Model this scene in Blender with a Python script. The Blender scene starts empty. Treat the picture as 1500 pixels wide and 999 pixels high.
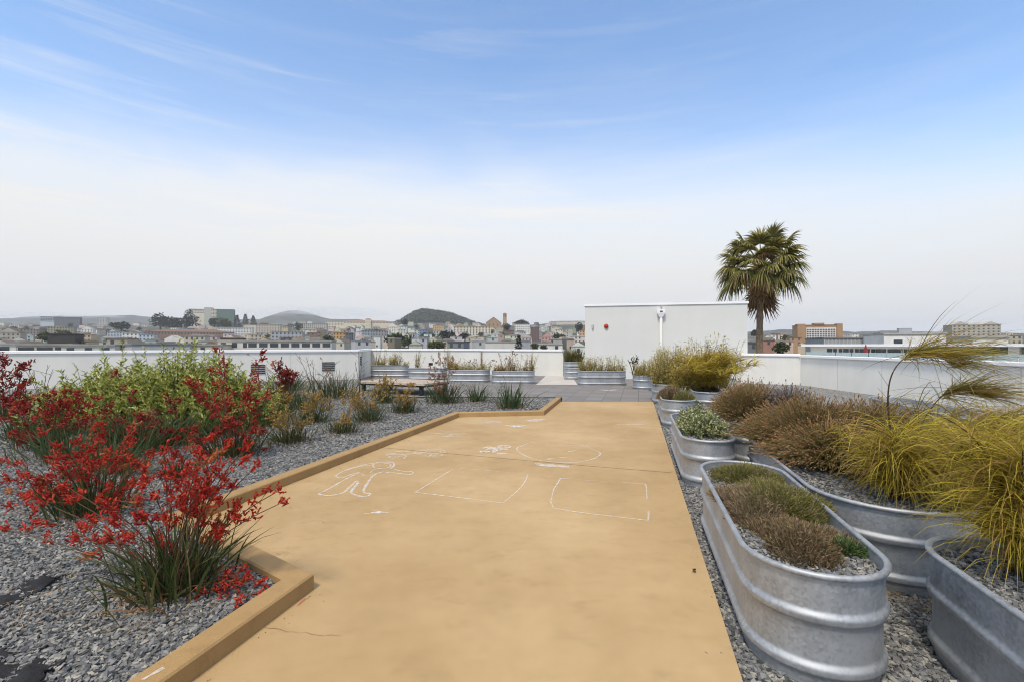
import bpy, math, random
import numpy as np
from mathutils import Vector, Matrix, noise as mnoise
R = math.radians
random.seed(7)
rng = np.random.default_rng(7)
scene = bpy.context.scene
COL = scene.collection

# ------------------------------------------------------------------ camera, sky, sun, exposure
F, CX, HY, H = 680.0, 750.0, 506.0, 1.85      # focal length in px of the 1500 px wide photo, its centre, horizon row, eye height
cam_d = bpy.data.cameras.new('camera'); cam = bpy.data.objects.new('camera', cam_d); COL.objects.link(cam)
cam_d.sensor_width = 36.0; cam_d.lens = 36.0 * F / 1500.0
cam_d.shift_y = (HY - 499.5) / 1500.0
cam_d.clip_start = 0.05; cam_d.clip_end = 30000
cam.location = (0, 0, H); cam.rotation_euler = (R(90), 0, 0)
scene.camera = cam

SUN_EL, SUN_AZ = 58.0, 204.0                  # azimuth clockwise from +Y
w = bpy.data.worlds.new('World'); scene.world = w; w.use_nodes = True
nt = w.node_tree; nt.nodes.clear()
def N(t, **k):
    n = nt.nodes.new(t)
    for a, b in k.items(): setattr(n, a, b)
    return n
def LK(a, b): nt.links.new(a, b)
out = N('ShaderNodeOutputWorld'); bg = N('ShaderNodeBackground'); bg.inputs[1].default_value = 0.098
sky = N('ShaderNodeTexSky', sky_type='NISHITA', sun_disc=False, sun_elevation=R(SUN_EL), sun_rotation=R(SUN_AZ))
sky.air_density = 1.0; sky.dust_density = 0.6; sky.ozone_density = 1.6
tc = N('ShaderNodeTexCoord'); sep = N('ShaderNodeSeparateXYZ'); LK(tc.outputs['Generated'], sep.inputs[0])
def math_(op, a, b=None, clamp=False):
    n = N('ShaderNodeMath', operation=op, use_clamp=clamp)
    for i, v in enumerate((a, b)):
        if v is None: continue
        if isinstance(v, (int, float)): n.inputs[i].default_value = v
        else: LK(v, n.inputs[i])
    return n.outputs[0]
# veil of high cloud: thick towards the horizon, thin higher up, thinner to the right of the view
veil = N('ShaderNodeValToRGB'); cr = veil.color_ramp
cr.interpolation = 'LINEAR'
cr.elements[0].position = 0.075; cr.elements[0].color = (1, 1, 1, 1)
cr.elements[1].position = 0.30; cr.elements[1].color = (0, 0, 0, 1)
for ps, v in ((.135, .84), (.17, .44), (.205, .13), (.26, .02), (.55, .04), (.80, .85)):  # last stop adds unseen cloud overhead, to make the light less blue
    e = cr.elements.new(ps); e.color = (v, v, v, 1)
mp = N('ShaderNodeMapping'); mp.inputs['Scale'].default_value = (1.1, 2.0, 5.5); mp.inputs['Rotation'].default_value = (0, R(-9), 0)
LK(tc.outputs['Generated'], mp.inputs[0])
n1 = N('ShaderNodeTexNoise'); n1.inputs['Scale'].default_value = 1.3; n1.inputs['Detail'].default_value = 7; n1.inputs['Roughness'].default_value = 0.55
n1.inputs['Distortion'].default_value = 0.5
LK(mp.outputs[0], n1.inputs['Vector'])
mp2 = N('ShaderNodeMapping'); mp2.inputs['Scale'].default_value = (1.8, 2.0, 22.0); mp2.inputs['Rotation'].default_value = (0, R(12), 0)
LK(tc.outputs['Generated'], mp2.inputs[0])
n2 = N('ShaderNodeTexNoise'); n2.inputs['Scale'].default_value = 1.6; n2.inputs['Detail'].default_value = 6; n2.inputs['Roughness'].default_value = 0.6
LK(mp2.outputs[0], n2.inputs['Vector'])
den = math_('ADD', math_('ADD', math_('ABSOLUTE', sep.outputs['Y']), math_('MULTIPLY', math_('ABSOLUTE', sep.outputs['X']), .12)), .1)
zz = math_('DIVIDE', sep.outputs['Z'], den)
zz = math_('ADD', zz, math_('MULTIPLY', sep.outputs['X'], .04))
zz = math_('ADD', zz, math_('MULTIPLY', math_('SUBTRACT', n1.outputs['Fac'], 0.5), 0.14))
zz = math_('MULTIPLY', zz, .5)
LK(zz, veil.inputs[0])
fac = math_('ADD', veil.outputs[0], math_('MULTIPLY', math_('SUBTRACT', n2.outputs['Fac'], 0.52), 0.24), True)
mp3 = N('ShaderNodeMapping'); mp3.inputs['Rotation'].default_value = (0, R(-20), 0); mp3.inputs['Scale'].default_value = (1.3, 1.0, 20.0)
LK(tc.outputs['Generated'], mp3.inputs[0])
n3 = N('ShaderNodeTexNoise'); n3.inputs['Scale'].default_value = 1.25; n3.inputs['Detail'].default_value = 8; n3.inputs['Roughness'].default_value = 0.62; n3.inputs['Distortion'].default_value = 0.3
LK(mp3.outputs[0], n3.inputs['Vector'])
wisp = math_('MULTIPLY', math_('SUBTRACT', n3.outputs['Fac'], 0.53, True), 1.7)
wmask = math_('SUBTRACT', 0.62, math_('MULTIPLY', sep.outputs['X'], 1.1), True)
fac = math_('ADD', fac, math_('MULTIPLY', wisp, wmask), True)
cl = N('ShaderNodeValToRGB'); c2 = cl.color_ramp
c2.elements[0].position = 0.0; c2.elements[0].color = (0.80, 0.80, 0.795, 1)
c2.elements[1].position = 0.34; c2.elements[1].color = (0.97, 0.965, 0.945, 1)
e = c2.elements.new(0.70); e.color = (0.98, 0.92, 0.80, 1)  # warm tone for the added overhead cloud, which warms the light
LK(sep.outputs['Z'], cl.inputs[0])
cs = N('ShaderNodeVectorMath', operation='SCALE'); cs.inputs['Scale'].default_value = 8.0; LK(cl.outputs[0], cs.inputs[0])
mx = N('ShaderNodeMix', data_type='RGBA'); LK(fac, mx.inputs[0])
tint = N('ShaderNodeVectorMath', operation='MULTIPLY'); tint.inputs[1].default_value = (1.82, 2.02, 2.13); LK(sky.outputs[0], tint.inputs[0])
LK(tint.outputs[0], mx.inputs[6]); LK(cs.outputs[0], mx.inputs[7])
LK(mx.outputs[2], bg.inputs[0]); LK(bg.outputs[0], out.inputs[0])

sd = bpy.data.lights.new('sun', 'SUN'); so = bpy.data.objects.new('sun', sd); COL.objects.link(so)
sd.energy = 2.5; sd.angle = R(10); sd.color = (1.0, 0.90, 0.76)
sdir = Vector((math.sin(R(SUN_AZ)) * math.cos(R(SUN_EL)), math.cos(R(SUN_AZ)) * math.cos(R(SUN_EL)), math.sin(R(SUN_EL))))
so.rotation_euler = sdir.to_track_quat('Z', 'Y').to_euler()

vs = scene.view_settings; vs.view_transform = 'Standard'; vs.look = 'None'; vs.gamma = 1; vs.use_curve_mapping = False
vs.exposure = 0.36
scene.cycles.use_denoising = True
scene.cycles.filter_width = 1.05
scene.cycles.max_bounces = 6; scene.cycles.volume_bounces = 2
scene.cycles.transparent_max_bounces = 8

# ------------------------------------------------------------------ helpers
def gp(px, py, z=0.0):                        # the point of the level z that the photo shows at (px, py)
    Y = (H - z) * F / (py - HY); return Vector(((px - CX) / F * Y, Y, z))
def dp(px, py, Y):                            # the point at depth Y
    return Vector(((px - CX) / F * Y, Y, H - (py - HY) / F * Y))
AX = Vector((math.sin(math.atan(.266)), math.cos(math.atan(.266)), 0)); RX = Vector((AX.y, -AX.x, 0))   # court axis and its right
ROT = -math.atan(.266)                        # local +Y turned on to the court axis

def new_obj(name, me, parent=None, loc=None):
    o = bpy.data.objects.new(name, me); COL.objects.link(o)
    if parent is not None: o.parent = parent
    if loc is not None: o.location = loc
    return o
def tag(o, label=None, cat=None, group=None, kind=None):
    if label: o['label'] = label
    if cat: o['category'] = cat
    if group: o['group'] = group
    if kind: o['kind'] = kind
    return o
def empty(name, loc, label, cat, group=None, rz=0):
    o = new_obj(name, None, None, loc); o.empty_display_size = .2; o.rotation_euler = (0, 0, rz)
    return tag(o, label, cat, group)

class MB:                                     # collects shapes, builds ONE mesh
    def __init__(s): s.v = []; s.f = []; s.n = 0; s.vs = []; s.fs = []
    def add(s, verts, faces):                 # arrays (n,3), (m,k)
        verts = np.asarray(verts, float).reshape(-1, 3); faces = np.asarray(faces, int)
        s.vs.append(verts); s.fs.append(faces + s.n); s.n += len(verts); return s
    def box(s, x0, x1, y0, y1, z0, z1, M=None):
        v = np.array([(x, y, z) for z in (z0, z1) for x, y in ((x0, y0), (x1, y0), (x1, y1), (x0, y1))], float)
        if M is not None: v = np.array([M @ Vector(p) for p in v])
        return s.add(v, [(3, 2, 1, 0), (4, 5, 6, 7), (0, 1, 5, 4), (1, 2, 6, 5), (2, 3, 7, 6), (3, 0, 4, 7)])
    def poly(s, pts, z=None):
        p = [(q[0], q[1], q[2] if z is None else z) for q in pts]
        return s.add(p, [list(range(len(p)))])
    def prism(s, pts, z0, z1):
        n = len(pts); a = [(p[0], p[1], z0) for p in pts] + [(p[0], p[1], z1) for p in pts]
        s.add(a, [(i, (i + 1) % n, n + (i + 1) % n, n + i) for i in range(n)])
        s.fs.append(np.array([list(range(n, 2 * n))]) + s.n - 2 * n); return s
    def tubes(s, P, r, n=4, cap=True):        # P (N,k,3), r (N,k)
        P = np.asarray(P, float); r = np.broadcast_to(np.asarray(r, float), P.shape[:2]); Nn, k = P.shape[:2]
        T = np.gradient(P, axis=1); T /= np.linalg.norm(T, axis=2, keepdims=True) + 1e-9
        ref = np.where(np.abs(T[..., 2:3]) > .9, np.array([1., 0, 0]), np.array([0, 0, 1.]))
        A = np.cross(T, ref); A /= np.linalg.norm(A, axis=2, keepdims=True) + 1e-9; B = np.cross(T, A)
        an = np.arange(n) * 2 * np.pi / n
        V = P[:, :, None] + r[:, :, None, None] * (A[:, :, None] * np.cos(an)[None, None, :, None] + B[:, :, None] * np.sin(an)[None, None, :, None])
        idx = np.arange(Nn * k * n).reshape(Nn, k, n); nx = np.roll(idx, -1, axis=2)
        q = np.stack([idx[:, :-1], nx[:, :-1], nx[:, 1:], idx[:, 1:]], -1).reshape(-1, 4)
        base = s.n; s.add(V.reshape(-1, 3), q)
        if cap and n == 4: s.fs.append(idx[:, -1].reshape(-1, 4) + base)
        elif cap: s.fs.append(idx[:, -1].reshape(-1, n) + base)
        return s
    def blades(s, P, az, lean, droop, L, W, k=5, twist=None):      # curved strap leaves
        P = np.asarray(P, float); n = len(P)
        az, lean, droop, L, W = [np.broadcast_to(np.asarray(a, float), (n,)) for a in (az, lean, droop, L, W)]
        t = np.linspace(0, 1, k + 1)
        th = lean[:, None] + droop[:, None] * t ** 1.4
        d = np.stack([np.cos(az), np.sin(az), np.zeros(n)], -1)
        st = (L / k)[:, None, None] * (np.sin(th)[..., None] * d[:, None] + np.cos(th)[..., None] * np.array([0, 0, 1.]))
        C = P[:, None] + np.concatenate([np.zeros((n, 1, 3)), np.cumsum(st[:, :-1], 1)], 1)
        tw = (np.zeros(n) if twist is None else twist)[:, None]
        side = np.stack([-np.sin(az), np.cos(az), np.zeros(n)], -1)
        nrm = np.stack([np.cos(th) * np.cos(az)[:, None], np.cos(th) * np.sin(az)[:, None], -np.sin(th)], -1)
        sv = side[:, None] * np.cos(tw)[..., None] + nrm * np.sin(tw)[..., None]
        wd = np.clip(np.minimum(1, .55 + t * 2.2) * (1 - t ** 2.2), .06, 1)
        hw = (W[:, None] * wd[None] / 2)[..., None]
        V = np.stack([C - sv * hw, C + sv * hw], 2)                # n,k+1,2,3
        i = np.arange(n * (k + 1) * 2).reshape(n, k + 1, 2)
        q = np.stack([i[:, :-1, 0], i[:, :-1, 1], i[:, 1:, 1], i[:, 1:, 0]], -1).reshape(-1, 4)
        return s.add(V.reshape(-1, 3), q)
    def leaves(s, P, D, L, W, fold=.25, up=None):                  # small pointed leaves
        P = np.asarray(P, float); D = np.asarray(D, float); n = len(P)
        D = D / (np.linalg.norm(D, axis=1, keepdims=True) + 1e-9)
        L = np.broadcast_to(np.asarray(L, float), (n,))[:, None]; W = np.broadcast_to(np.asarray(W, float), (n,))[:, None]
        rnd = rng.normal(size=(n, 3)) * .5 + np.array([0, 0, 1.]) if up is None else up
        S = np.cross(D, rnd); S /= np.linalg.norm(S, axis=1, keepdims=True) + 1e-9; U = np.cross(S, D)
        V = np.stack([P, P + D * L * .5 + S * W * .5 + U * W * fold * .5, P + D * L, P + D * L * .5 - S * W * .5 + U * W * fold * .5], 1)
        i = np.arange(n * 4).reshape(n, 4)
        return s.add(V.reshape(-1, 3), i)
    def build(s, name, m, parent=None, loc=None, smooth=False):
        me = bpy.data.meshes.new(name)
        V = np.concatenate(s.vs) if s.vs else np.zeros((0, 3))
        if loc is None and parent is None and False: pass
        loops = np.concatenate([f.ravel() for f in s.fs]); tot = np.concatenate([np.full(len(f), f.shape[1]) for f in s.fs])
        me.vertices.add(len(V)); me.vertices.foreach_set('co', V.ravel().astype(np.float32))
        me.loops.add(len(loops)); me.loops.foreach_set('vertex_index', loops.astype(np.int32))
        me.polygons.add(len(tot)); st = np.concatenate([[0], np.cumsum(tot)[:-1]])
        me.polygons.foreach_set('loop_start', st.astype(np.int32)); me.polygons.foreach_set('loop_total', tot.astype(np.int32))
        me.update(calc_edges=True); me.validate(verbose=False)
        me.polygons.foreach_set('use_smooth', np.full(len(me.polygons), smooth, dtype=bool))
        me.materials.append(m)
        return new_obj(name, me, parent, loc)

def bez(a, c, b, k=8):
    t = np.linspace(0, 1, k)[:, None]; a, b, c = [np.array(q, float) for q in (a, b, c)]
    return (1 - t) ** 2 * a + 2 * t * (1 - t) * c + t ** 2 * b

# ------------------------------------------------------------------ materials
def mat(name, col, rough=.8, metal=0, var=.15, scale=4, bump=0, bscale=40, spec=.3, coord='Object', col2=None, detail=5):
    m = bpy.data.materials.new(name); m.use_nodes = True; t = m.node_tree; b = t.nodes['Principled BSDF']
    b.inputs['Roughness'].default_value = rough; b.inputs['Metallic'].default_value = metal; b.inputs['Specular IOR Level'].default_value = spec
    co = t.nodes.new('ShaderNodeTexCoord')
    n = t.nodes.new('ShaderNodeTexNoise'); n.inputs['Scale'].default_value = scale; n.inputs['Detail'].default_value = detail
    t.links.new(co.outputs[coord], n.inputs['Vector'])
    r = t.nodes.new('ShaderNodeValToRGB'); r.color_ramp.elements[0].position = .3; r.color_ramp.elements[1].position = .7
    c2_ = col2 or tuple(min(1, c * (1 + var)) for c in col)
    r.color_ramp.elements[0].color = (*[c * (1 - var) for c in col], 1) if col2 is None else (*col, 1)
    r.color_ramp.elements[1].color = (*c2_, 1)
    t.links.new(n.outputs['Fac'], r.inputs[0]); t.links.new(r.outputs[0], b.inputs['Base Color'])
    if bump:
        nb = t.nodes.new('ShaderNodeTexNoise'); nb.inputs['Scale'].default_value = bscale; nb.inputs['Detail'].default_value = 6
        t.links.new(co.outputs[coord], nb.inputs['Vector'])
        bp = t.nodes.new('ShaderNodeBump'); bp.inputs['Strength'].default_value = bump; bp.inputs['Distance'].default_value = .02
        t.links.new(nb.outputs['Fac'], bp.inputs['Height']); t.links.new(bp.outputs[0], b.inputs['Normal'])
    return m
def leafmat(name, cols, trans=.3, rough=.5, spec=.25):           # leaf colour differs leaf by leaf
    m = bpy.data.materials.new(name); m.use_nodes = True; t = m.node_tree; b = t.nodes['Principled BSDF']
    g = t.nodes.new('ShaderNodeNewGeometry'); r = t.nodes.new('ShaderNodeValToRGB'); el = r.color_ramp.elements
    n = len(cols)
    el[0].color = (*cols[0], 1); el[0].position = 0; el[1].color = (*cols[-1], 1); el[1].position = 1
    for i in range(1, n - 1): x = el.new(i / (n - 1)); x.color = (*cols[i], 1)
    t.links.new(g.outputs['Random Per Island'], r.inputs[0]); t.links.new(r.outputs[0], b.inputs['Base Color'])
    b.inputs['Roughness'].default_value = rough; b.inputs['Specular IOR Level'].default_value = spec
    if trans:
        tr = t.nodes.new('ShaderNodeBsdfTranslucent'); ms = t.nodes.new('ShaderNodeMixShader'); ms.inputs[0].default_value = trans
        t.links.new(r.outputs[0], tr.inputs[0]); t.links.new(b.outputs[0], ms.inputs[1]); t.links.new(tr.outputs[0], ms.inputs[2])
        t.links.new(ms.outputs[0], t.nodes['Material Output'].inputs[0])
    return m
CITY = {}
def cmat(col, rough=.8):
    g_ = sum(col) / 3; col = tuple(g_ + (c - g_) * .78 for c in col); col = (col[0] * 1.04, col[1], col[2] * .93)
    k = tuple(round(c, 3) for c in col) + (rough,)
    if k not in CITY: CITY[k] = mat('painted wall', col, rough, var=.09, scale=.35, spec=.15)
    return CITY[k]

def streak(m, lo=.93):
    t = m.node_tree; b = t.nodes['Principled BSDF']; src = b.inputs['Base Color'].links[0].from_socket; L = t.links.new
    co = t.nodes.new('ShaderNodeTexCoord'); mp_ = t.nodes.new('ShaderNodeMapping'); mp_.inputs['Scale'].default_value = (1.1, 1.1, .16); n = t.nodes.new('ShaderNodeTexNoise'); n.inputs['Scale'].default_value = 1.6; n.inputs['Detail'].default_value = 8; n.inputs['Roughness'].default_value = .65
    L(co.outputs['Object'], mp_.inputs[0]); L(mp_.outputs[0], n.inputs['Vector']); r = t.nodes.new('ShaderNodeMapRange'); r.inputs[1].default_value = .36; r.inputs[2].default_value = .56; r.inputs[3].default_value = lo; r.inputs[4].default_value = 1.0
    L(n.outputs['Fac'], r.inputs[0]); x = t.nodes.new('ShaderNodeMix'); x.data_type = 'RGBA'; x.blend_type = 'MULTIPLY'; x.inputs[0].default_value = 1; L(src, x.inputs[6]); L(r.outputs[0], x.inputs[7]); L(x.outputs[2], b.inputs['Base Color']); return m
M_white = mat('white stucco', (.68, .665, .61), .85, var=.04, scale=.9, bump=.12, bscale=60)
M_white2 = mat('white render on the stair house', (.635, .635, .595), .85, var=.025, scale=.8, bump=.08, bscale=60)
M_white3 = mat('white stucco of the right parapet', (.78, .76, .70), .85, var=.045, scale=.7, bump=.12, bscale=60)
M_cop = mat('painted metal coping', (.82, .82, .82), .45, var=.03, scale=2)
M_vent = mat('dark vent slot', (.05, .05, .05), .7)
M_wood = mat('weathered timber', (.42, .34, .27), .8, var=.25, scale=6, bump=.2)
M_dark = mat('black metal', (.02, .02, .022), .5)
for m_ in (M_white, M_white3): streak(m_, .955)
streak(M_white2, .98)
M_fabric = mat('black landscape fabric', (.022, .022, .024), .9, var=.4, scale=14, bump=.5, bscale=90)
M_glass = mat('window glass', (.05, .06, .07), .15, var=.3, scale=.3, spec=.6)
M_soil = mat('dark soil', (.045, .035, .028), .95, var=.4, scale=20, bump=.6, bscale=50)

def concrete_mat(name='tan concrete', warm=False):
    m = bpy.data.materials.new(name); m.use_nodes = True; t = m.node_tree; b = t.nodes['Principled BSDF']
    co = t.nodes.new('ShaderNodeTexCoord'); L = t.links.new
    def nz(s, d, rgh=.55):
        n = t.nodes.new('ShaderNodeTexNoise'); n.inputs['Scale'].default_value = s; n.inputs['Detail'].default_value = d; n.inputs['Roughness'].default_value = rgh
        L(co.outputs['Object'], n.inputs['Vector']); return n
    big, mid, fine = nz(.30, 5, .6), nz(2.6, 9, .7), nz(170, 3)
    r1 = t.nodes.new('ShaderNodeValToRGB'); e = r1.color_ramp.elements
    e[0].position = .36; e[0].color = (.375, .25, .112, 1); e[1].position = .68; e[1].color = (.53, .378, .20, 1)
    if warm: r1.color_ramp.elements[0].color = (.33, .205, .08, 1); r1.color_ramp.elements[1].color = (.41, .272, .124, 1)
    L(big.outputs['Fac'], r1.inputs[0])
    r2 = t.nodes.new('ShaderNodeValToRGB'); e = r2.color_ramp.elements
    e[0].position = .28; e[0].color = (.92, .915, .90, 1); e[1].position = .60; e[1].color = (1.03, 1.03, 1.04, 1)
    L(mid.outputs['Fac'], r2.inputs[0])
    r3 = t.nodes.new('ShaderNodeValToRGB'); e = r3.color_ramp.elements
    e[0].position = .3; e[0].color = (.8, .79, .77, 1); e[1].position = .66; e[1].color = (1.1, 1.1, 1.12, 1)
    L(fine.outputs['Fac'], r3.inputs[0])
    a = t.nodes.new('ShaderNodeMix'); a.data_type = 'RGBA'; a.blend_type = 'MULTIPLY'; a.inputs[0].default_value = 1
    c = t.nodes.new('ShaderNodeMix'); c.data_type = 'RGBA'; c.blend_type = 'MULTIPLY'; c.inputs[0].default_value = 1
    L(r1.outputs[0], a.inputs[6]); L(r2.outputs[0], a.inputs[7]); L(a.outputs[2], c.inputs[6]); L(r3.outputs[0], c.inputs[7])
    mpp = t.nodes.new('ShaderNodeMapping'); mpp.inputs['Rotation'].default_value = (0, 0, .5); mpp.inputs['Scale'].default_value = (1.5, 2.6, 1)
    sc_ = t.nodes.new('ShaderNodeTexNoise'); sc_.inputs['Scale'].default_value = 2.2; sc_.inputs['Detail'].default_value = 10; sc_.inputs['Roughness'].default_value = .72
    L(co.outputs['Object'], mpp.inputs[0]); L(mpp.outputs[0], sc_.inputs['Vector'])
    r4 = t.nodes.new('ShaderNodeValToRGB'); e = r4.color_ramp.elements
    e[0].position = .34; e[0].color = (.89, .88, .86, 1); e[1].position = .46; e[1].color = (1, 1, 1, 1); x = e.new(.70); x.color = (1, 1, 1, 1); x = e.new(.78); x.color = (1.07, 1.08, 1.10, 1)
    L(sc_.outputs['Fac'], r4.inputs[0])
    d = t.nodes.new('ShaderNodeMix'); d.data_type = 'RGBA'; d.blend_type = 'MULTIPLY'; d.inputs[0].default_value = 1; L(c.outputs[2], d.inputs[6]); L(r4.outputs[0], d.inputs[7])
    L(d.outputs[2], b.inputs['Base Color'])
    b.inputs['Roughness'].default_value = .72; b.inputs['Specular IOR Level'].default_value = .3
    bp = t.nodes.new('ShaderNodeBump'); bp.inputs['Strength'].default_value = .2; bp.inputs['Distance'].default_value = .004
    L(fine.outputs['Fac'], bp.inputs['Height']); L(bp.outputs[0], b.inputs['Normal'])
    return m
M_conc = concrete_mat(); M_kerb = concrete_mat('tan kerb concrete', True)

def gravel_mat(name, cols, scale):
    m = bpy.data.materials.new(name); m.use_nodes = True; t = m.node_tree; b = t.nodes['Principled BSDF']; L = t.links.new
    co = t.nodes.new('ShaderNodeTexCoord'); v = t.nodes.new('ShaderNodeTexVoronoi'); v.inputs['Scale'].default_value = scale
    L(co.outputs['Object'], v.inputs['Vector'])
    r = t.nodes.new('ShaderNodeValToRGB'); e = r.color_ramp.elements
    e[0].color = (*cols[0], 1); e[1].color = (*cols[-1], 1)
    for i in range(1, len(cols) - 1): x = e.new(i / (len(cols) - 1)); x.color = (*cols[i], 1)
    sp = t.nodes.new('ShaderNodeSeparateColor'); L(v.outputs['Color'], sp.inputs[0]); L(sp.outputs[0], r.inputs[0]); L(r.outputs[0], b.inputs['Base Color'])
    b.inputs['Roughness'].default_value = .75
    bp = t.nodes.new('ShaderNodeBump'); bp.inputs['Strength'].default_value = .9; bp.inputs['Distance'].default_value = .02; bp.invert = True
    L(v.outputs['Distance'], bp.inputs['Height']); L(bp.outputs[0], b.inputs['Normal'])
    return m
GREYS = [(.05, .051, .051), (.11, .112, .112), (.155, .157, .155), (.21, .208, .20), (.28, .27, .25), (.38, .35, .30)]
M_gravel = gravel_mat('grey gravel bed', GREYS, 26)
M_stone = leafmat('crushed grey stone', [(.045, .046, .046), (.105, .107, .107), (.155, .157, .156), (.195, .195, .19), (.24, .236, .225), (.35, .32, .26)], trans=0, rough=.62, spec=.4)

def paver_mat():
    m = bpy.data.materials.new('grey paver'); m.use_nodes = True; t = m.node_tree; b = t.nodes['Principled BSDF']; L = t.links.new
    co = t.nodes.new('ShaderNodeTexCoord'); mp_ = t.nodes.new('ShaderNodeMapping'); mp_.inputs['Rotation'].default_value = (0, 0, .266)
    br = t.nodes.new('ShaderNodeTexBrick'); br.offset = 0; br.inputs['Scale'].default_value = 1
    br.inputs['Brick Width'].default_value = .6; br.inputs['Row Height'].default_value = .6; br.inputs['Mortar Size'].default_value = .008
    br.inputs['Color1'].default_value = (.17, .155, .145, 1); br.inputs['Color2'].default_value = (.215, .2, .19, 1); br.inputs['Mortar'].default_value = (.08, .075, .07, 1)
    L(co.outputs['Object'], mp_.inputs[0]); L(mp_.outputs[0], br.inputs['Vector']); L(br.outputs['Color'], b.inputs['Base Color'])
    b.inputs['Roughness'].default_value = .8
    return m
M_paver = paver_mat()
M_pad = mat('pale concrete pad', (.47, .44, .40), .85, var=.1, scale=1.5)

def galv_mat():
    m = bpy.data.materials.new('galvanised steel'); m.use_nodes = True; t = m.node_tree; b = t.nodes['Principled BSDF']; L = t.links.new
    co = t.nodes.new('ShaderNodeTexCoord'); v = t.nodes.new('ShaderNodeTexVoronoi'); v.inputs['Scale'].default_value = 55
    n = t.nodes.new('ShaderNodeTexNoise'); n.inputs['Scale'].default_value = 3; n.inputs['Detail'].default_value = 8
    mp_ = t.nodes.new('ShaderNodeMapping'); mp_.inputs['Scale'].default_value = (14, 14, .8)
    st = t.nodes.new('ShaderNodeTexNoise'); st.inputs['Scale'].default_value = 1.2; st.inputs['Detail'].default_value = 4
    L(co.outputs['Object'], v.inputs['Vector']); L(co.outputs['Object'], n.inputs['Vector']); L(co.outputs['Object'], mp_.inputs[0]); L(mp_.outputs[0], st.inputs['Vector'])
    sp = t.nodes.new('ShaderNodeSeparateColor'); L(v.outputs['Color'], sp.inputs[0])
    a = t.nodes.new('ShaderNodeMath'); a.operation = 'MULTIPLY_ADD'; a.inputs[1].default_value = .32; L(sp.outputs[0], a.inputs[0]); L(n.outputs['Fac'], a.inputs[2])
    a2 = t.nodes.new('ShaderNodeMath'); a2.operation = 'MULTIPLY_ADD'; a2.inputs[1].default_value = .35; L(st.outputs['Fac'], a2.inputs[0]); L(a.outputs[0], a2.inputs[2])
    r = t.nodes.new('ShaderNodeValToRGB'); e = r.color_ramp.elements
    e[0].position = .45; e[0].color = (.29, .31, .325, 1); e[1].position = 1.1; e[1].color = (.47, .485, .495, 1)
    L(a2.outputs[0], r.inputs[0]); L(r.outputs[0], b.inputs['Base Color'])
    b.inputs['Metallic'].default_value = .75
    rr = t.nodes.new('ShaderNodeMapRange'); rr.inputs[1].default_value = .4; rr.inputs[2].default_value = 1.0; rr.inputs[3].default_value = .48; rr.inputs[4].default_value = .66
    L(a2.outputs[0], rr.inputs[0]); L(rr.outputs[0], b.inputs['Roughness'])
    return m
M_galv = galv_mat()

# ------------------------------------------------------------------ terrain of the city
def smooth(t): t = np.clip(t, 0, 1); return t * t * (3 - 2 * t)
HILLS = [  # px, Y, top row, half width m, half depth m
    (650, 1750, 460.5, 112, 170), (612, 1780, 466, 70, 140), (432, 3000, 459, 175, 400), (360, 3100, 466, 260, 400), (520, 3050, 466, 280, 400),
    (60, 3000, 464, 420, 500), (215, 3200, 466, 320, 500), (-200, 3200, 464, 500, 500),
    (1150, 2200, 482, 260, 400), (1290, 2400, 484, 260, 400), (1420, 2600, 487, 320, 400), (1600, 2600, 486, 320, 400), (845, 1500, 470, 120, 200)]
def ground_z(X, Y):
    X = np.asarray(X, float); Y = np.asarray(Y, float)
    px = CX + F * X / np.maximum(Y, 1)
    amp = 80 - 26 * smooth((px - 820) / 300)
    return -18 + amp * smooth((Y - 120) / 1400)
def hills_z(X, Y):
    z = ground_z(X, Y)
    for px, y0, row, wx, wy in HILLS:
        x0 = (px - CX) / F * y0; top = H + (HY - row) / F * y0
        b = float(ground_z(x0, y0))
        z = z + max(top - b, 1) * .92 * np.exp(-((X - x0) / wx) ** 2 - ((Y - y0) / wy) ** 2)
    return z
def build_terrain():
    th = np.linspace(R(-100), R(100), 281); rr = np.concatenate([np.linspace(0, 120, 6), np.geomspace(140, 9000, 150)])
    T, Q = np.meshgrid(th, rr, indexing='ij'); X = Q * np.sin(T); Y = Q * np.cos(T)
    Z = hills_z(X, Y)
    far = (Q > 1600)
    nn = np.array([mnoise.noise(Vector((x * .012, y * .012, 0))) + .5 * mnoise.noise(Vector((x * .035, y * .035, 5))) for x, y in zip(X.ravel(), Y.ravel())]).reshape(X.shape)
    Z = Z + nn * np.clip((Q - 1200) / 1500, 0, 1) * 8
    # behind the viewer the ground simply goes on level
    V = np.stack([X, Y, Z], -1).reshape(-1, 3); a, b = X.shape
    i = np.arange(a * b).reshape(a, b); q = np.stack([i[:-1, :-1], i[:-1, 1:], i[1:, 1:], i[1:, :-1]], -1).reshape(-1, 4)[:, ::-1]
    m = mat('hillside scrub and streets', (.035, .045, .028), .95, scale=.012, col2=(.10, .10, .085), detail=9)
    mb = MB(); mb.add(V, q); o = mb.build('terrain', m, smooth=True); tag(o, kind='structure')
    mb = MB(); mb.box(-2500, 2500, -2500, 5, -19, -18.05); tag(mb.build('ground', m), kind='structure')
build_terrain()

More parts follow.
